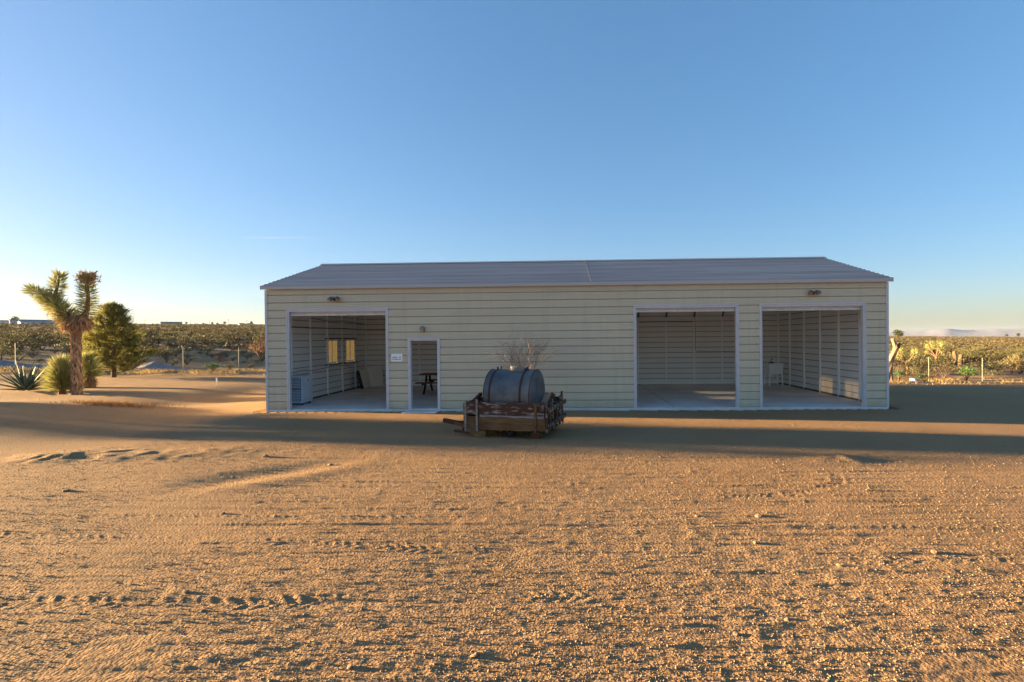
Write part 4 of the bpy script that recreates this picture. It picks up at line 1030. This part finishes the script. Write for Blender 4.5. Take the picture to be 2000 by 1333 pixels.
put('cholla', shrub_mesh('cholla', mat('cholla_straw', (.36, .28, .13), .8, trans=.2), 700, 12, .07, 1.2, 1.3, 181), 44.9, 26.4, 1.3, 'pale golden cholla bush near the last fence posts', 'bush')
o = MB().box(-.34, .34, -.16, .16, 0, .13).build('white_slab_scrap', M_conc, None, loc=(32.6, 19.6, gz(32.6, 19.6)), rot=(.08, .05, .5), bevel=.03); tag(o, 'small white block of debris lying beside a fence post', 'debris')

# ---------------------------------------------------------------- far things on the skyline
def far_at(azd, r_): a = math.radians(azd); return CAMX+r_*math.sin(a), CAMY+r_*math.cos(a)
def far_house(azd, r_, w, d, h, wall_m, label, rz=.2, nw=4):
    x, y = far_at(azd, r_); t = empty('far_house', (x, y, gz(x, y)-.6), math.radians(-azd)+rz); tag(t, label, 'building', 'far buildings on the skyline')
    MB().box(-w/2, w/2, -d/2, d/2, 0, h+.6).build('wall', wall_m, t)
    mb = MB(); mb.prism([(-d/2-.4, h+.6), (0, h+.6+d*.17), (d/2+.4, h+.6)], lambda u, a, b: (u, a, b), -w/2-.4, w/2+.4); mb.build('roof', M_farroof, t)
    for k in range(nw): MB().box(-w/2+w*(k+.5)/nw-.6, -w/2+w*(k+.5)/nw+.6, -d/2-.05, -d/2+.02, 1.6, 2.9).build('window', M_dark, t)
far_house(-47.9, 760, 40, 10, 4.2, M_fargrey, 'long low grey shed below the skyline left of the joshua tree', .05, 6)
far_house(-48.6, 730, 8, 6, 3.2, M_farwhite, 'small white cabin left of the long grey shed', .3, 2)
far_house(-46.9, 800, 14, 9, 4.6, M_fargrey, 'pale grey house between the long shed and the joshua tree', -.2, 3)
far_house(-49.4, 800, 16, 8, 3.6, M_farwhite, 'white bungalow on the slope above the agave', .1, 3)
far_house(-39.3, 1250, 34, 12, 5.0, M_farroof, 'dark low house on the skyline right of the pine', .0, 4)
far_house(-33.8, 1050, 9, 7, 3.6, M_farwhite, 'small white house below the skyline near the garage corner', .2, 2)
far_house(-33.1, 1100, 10, 7, 3.6, M_farwhite, 'white house with a dark tree beside it near the garage corner', -.2, 2)
pp = MB().tube([(0, 0, -1), (0, 0, 12.5)], [.28, .20], 6).mesh('pole', M_polewood); pa = MB().box(-1.5, 1.5, -.12, .12, 11.2, 11.5).mesh('cross_arm', M_polewood)
for azd, r_ in ((-47.3, 760), (-46.6, 930), (-43.0, 1150), (-42.0, 1250), (-41.2, 1350), (-40.4, 1420), (-39.6, 1480), (-37.9, 1300), (-36.4, 1200), (-34.9, 1120), (-33.4, 1300), (37.2, 900), (38.7, 950)):
    x, y = far_at(azd, r_); t = empty('utility_pole', (x, y, gz(x, y)), math.radians(-azd)+.3); tag(t, 'thin wooden utility pole standing on the far skyline', 'pole', 'utility poles on the skyline')
    link('pole', pp, t); link('cross_arm', pa, t)
tr_t = None
for k, (azd, r_, h) in enumerate(((-49.1, 900, 11), (-47.95, 900, 6), (-45.7, 1200, 7), (-40.0, 1350, 7), (-38.2, 1400, 8), (-36.9, 1250, 6), (-36.2, 1380, 8), (-35.8, 1400, 7), (-35.2, 1300, 9), (-33.0, 1250, 10), (33.2, 420, 7.5), (33.5, 440, 7), (40.9, 1100, 7), (41.6, 1150, 9))):
    x, y = far_at(azd, r_); t = empty('far_tree', (x, y, gz(x, y)-.3)); tag(t, 'small dark tree standing alone on the far skyline', 'tree', 'far trees on the skyline')
    MB().tube([(0, 0, 0), (0, 0, h*.6)], [.3, .2], 6).build('trunk', M_bark, t)
    n = 260; d = rdirs(n); P = np.array([0, 0, h*.68])+d*(rng.random((n, 1))**.4)*np.array([h*.30, h*.30, h*.32])
    V, F = blades(P, rdirs(n), h*.14, h*.07); link('crown', np_mesh('crown', V, F, mat('far_tree_leaf', (.05, .06, .025), .8)), t)

# ---------------------------------------------------------------- loose stones and grit
def stone_mesh(seed):
    import bmesh
    bm = bmesh.new(); bmesh.ops.create_icosphere(bm, subdivisions=2, radius=1); r_ = random.Random(seed); ph = [r_.uniform(0, 6) for _ in range(6)]
    for v in bm.verts:
        n = 1+.16*math.sin(v.co.x*3+ph[0])+.14*math.sin(v.co.y*4+ph[1])+.12*math.sin(v.co.z*5+ph[2])+r_.uniform(-.05, .05); v.co = Vector((v.co.x*n*1.2, v.co.y*n*.9, v.co.z*n*.7))
    me = bpy.data.meshes.new('stone'); bm.to_mesh(me); bm.free(); me.materials.append(M_stone); return me
SM = [stone_mesh(k) for k in range(5)]
spots = [(11.28, -8.67, .045), (10.22, -11.03, .028), (8.37, -11.32, .032), (3.44, -5.68, .06), (11.55, -9.94, .035), (1.79, -7.75, .05), (7.57, -11.45, .026), (12.62, -9.66, .03), (4.9, -6.2, .05)]
rr = random.Random(9)
while len(spots) < 38:
    a = math.radians(rr.uniform(-46, 40)); r_ = 3.2+9*rr.random()**1.4; spots.append((CAMX+r_*math.sin(a), CAMY+r_*math.cos(a), rr.uniform(.010, .022)*(1+r_*.06)))
dgv = None
def surf(xs, ys):
    xs = np.asarray(xs, float); ys = np.asarray(ys, float); dr = np.hypot(xs-CAMX, ys-CAMY)*.0036
    return macro(xs, ys)+yard_relief(xs, ys, dr)
zs = surf([p[0] for p in spots], [p[1] for p in spots])
for k, (x, y, s) in enumerate(spots):
    o = link('stone', SM[k % 5], None, (x, y, zs[k]+s*.12)); s *= .8; o.scale = (s, s*rr.uniform(.8, 1.2), s*rr.uniform(.6, 1)); o.rotation_euler = (rr.uniform(-.3, .3), rr.uniform(-.3, .3), rr.uniform(0, 6)); tag(o, 'pale loose stone lying on the sandy yard', 'stone', 'loose stones on the yard')
def grit():
    n = 70000; a = np.radians(rng.uniform(-52, 46, n)); r_ = 2.6+11*rng.random(n)**1.9
    x = CAMX+r_*np.sin(a); y = CAMY+r_*np.cos(a); k = (y < -.7) & (vnoise(x, y, 1.1, 81) > -.55); x, y, r_ = x[k], y[k], r_[k]; n = len(x)
    z = surf(x, y); s = rng.lognormal(-5.75, .40, n)*(1+r_*.05); s = np.clip(s, .0015, .012)
    base = np.array([(1, 0, 0), (0, 1, 0), (-1, 0, 0), (0, -1, 0), (0, 0, .8), (0, 0, -.8)], float)
    V = base[None]*rng.uniform(.65, 1.35, (n, 6, 1)); an = rng.random(n)*6.28; c, q = np.cos(an)[:, None], np.sin(an)[:, None]
    V = np.stack([V[:, :, 0]*c-V[:, :, 1]*q, V[:, :, 0]*q+V[:, :, 1]*c, V[:, :, 2]], -1)*s[:, None, None]+np.stack([x, y, z+s*.25], -1)[:, None]
    f = np.array([(0, 1, 4), (1, 2, 4), (2, 3, 4), (3, 0, 4), (1, 0, 5), (2, 1, 5), (3, 2, 5), (0, 3, 5)]); F = (f[None]+(np.arange(n)*6)[:, None, None]).reshape(-1, 3)
    tag(link('loose_grit', np_mesh('loose_grit', V.reshape(-1, 3), F, M_pebble)), 'loose grit and pebbles strewn over the sandy yard', 'gravel', kind='stuff')
grit()

# ---------------------------------------------------------------- contrail high in the western sky
a = Vector((-1976, 3000, 642.5)); b = Vector((-1459.5, 3000, 628)); q = 9/3.6
m = bpy.data.materials.new('contrail_ice'); m.use_nodes = True; nn = m.node_tree.nodes; ll = m.node_tree.links
tb = nn.new('ShaderNodeBsdfTransparent'); df = nn.new('ShaderNodeBsdfTranslucent'); df.inputs[0].default_value = (.95, .95, .95, 1)
mx = nn.new('ShaderNodeMixShader'); mx.inputs[0].default_value = .13; ll.new(tb.outputs[0], mx.inputs[1]); ll.new(df.outputs[0], mx.inputs[2]); ll.new(mx.outputs[0], nn['Material Output'].inputs[0])
pts = [(Vector((CAMX, CAMY, CAMZ))+(a+(b-a)*(k/16)-Vector((CAMX, CAMY, CAMZ)))*3.2) for k in range(17)]
o = MB().tube(pts, [max(.6, 7*(1-abs(k-7)/11)) for k in range(17)], 8).build('contrail', m, None, smooth=True); tag(o, 'thin white aircraft contrail low in the sky', 'contrail')

# ---------------------------------------------------------------- the air: far land pales with distance
def haze_box():
    m = bpy.data.materials.new('haze_air'); m.use_nodes = True; n = m.node_tree.nodes; l = m.node_tree.links
    n.remove(n['Principled BSDF']); v = n.new('ShaderNodeVolumePrincipled'); v.inputs['Color'].default_value = (.50, .66, 1, 1); v.inputs['Density'].default_value = HAZE; v.inputs['Anisotropy'].default_value = .2
    l.new(v.outputs[0], n['Material Output'].inputs['Volume'])
    o = MB().box(-16800, 16800, -16800, 16800, -520, 190).build('haze', m); tag(o, 'thin pale air that fades the far mountains', 'haze', kind='stuff')
HAZE = 2.1e-5
haze_box()
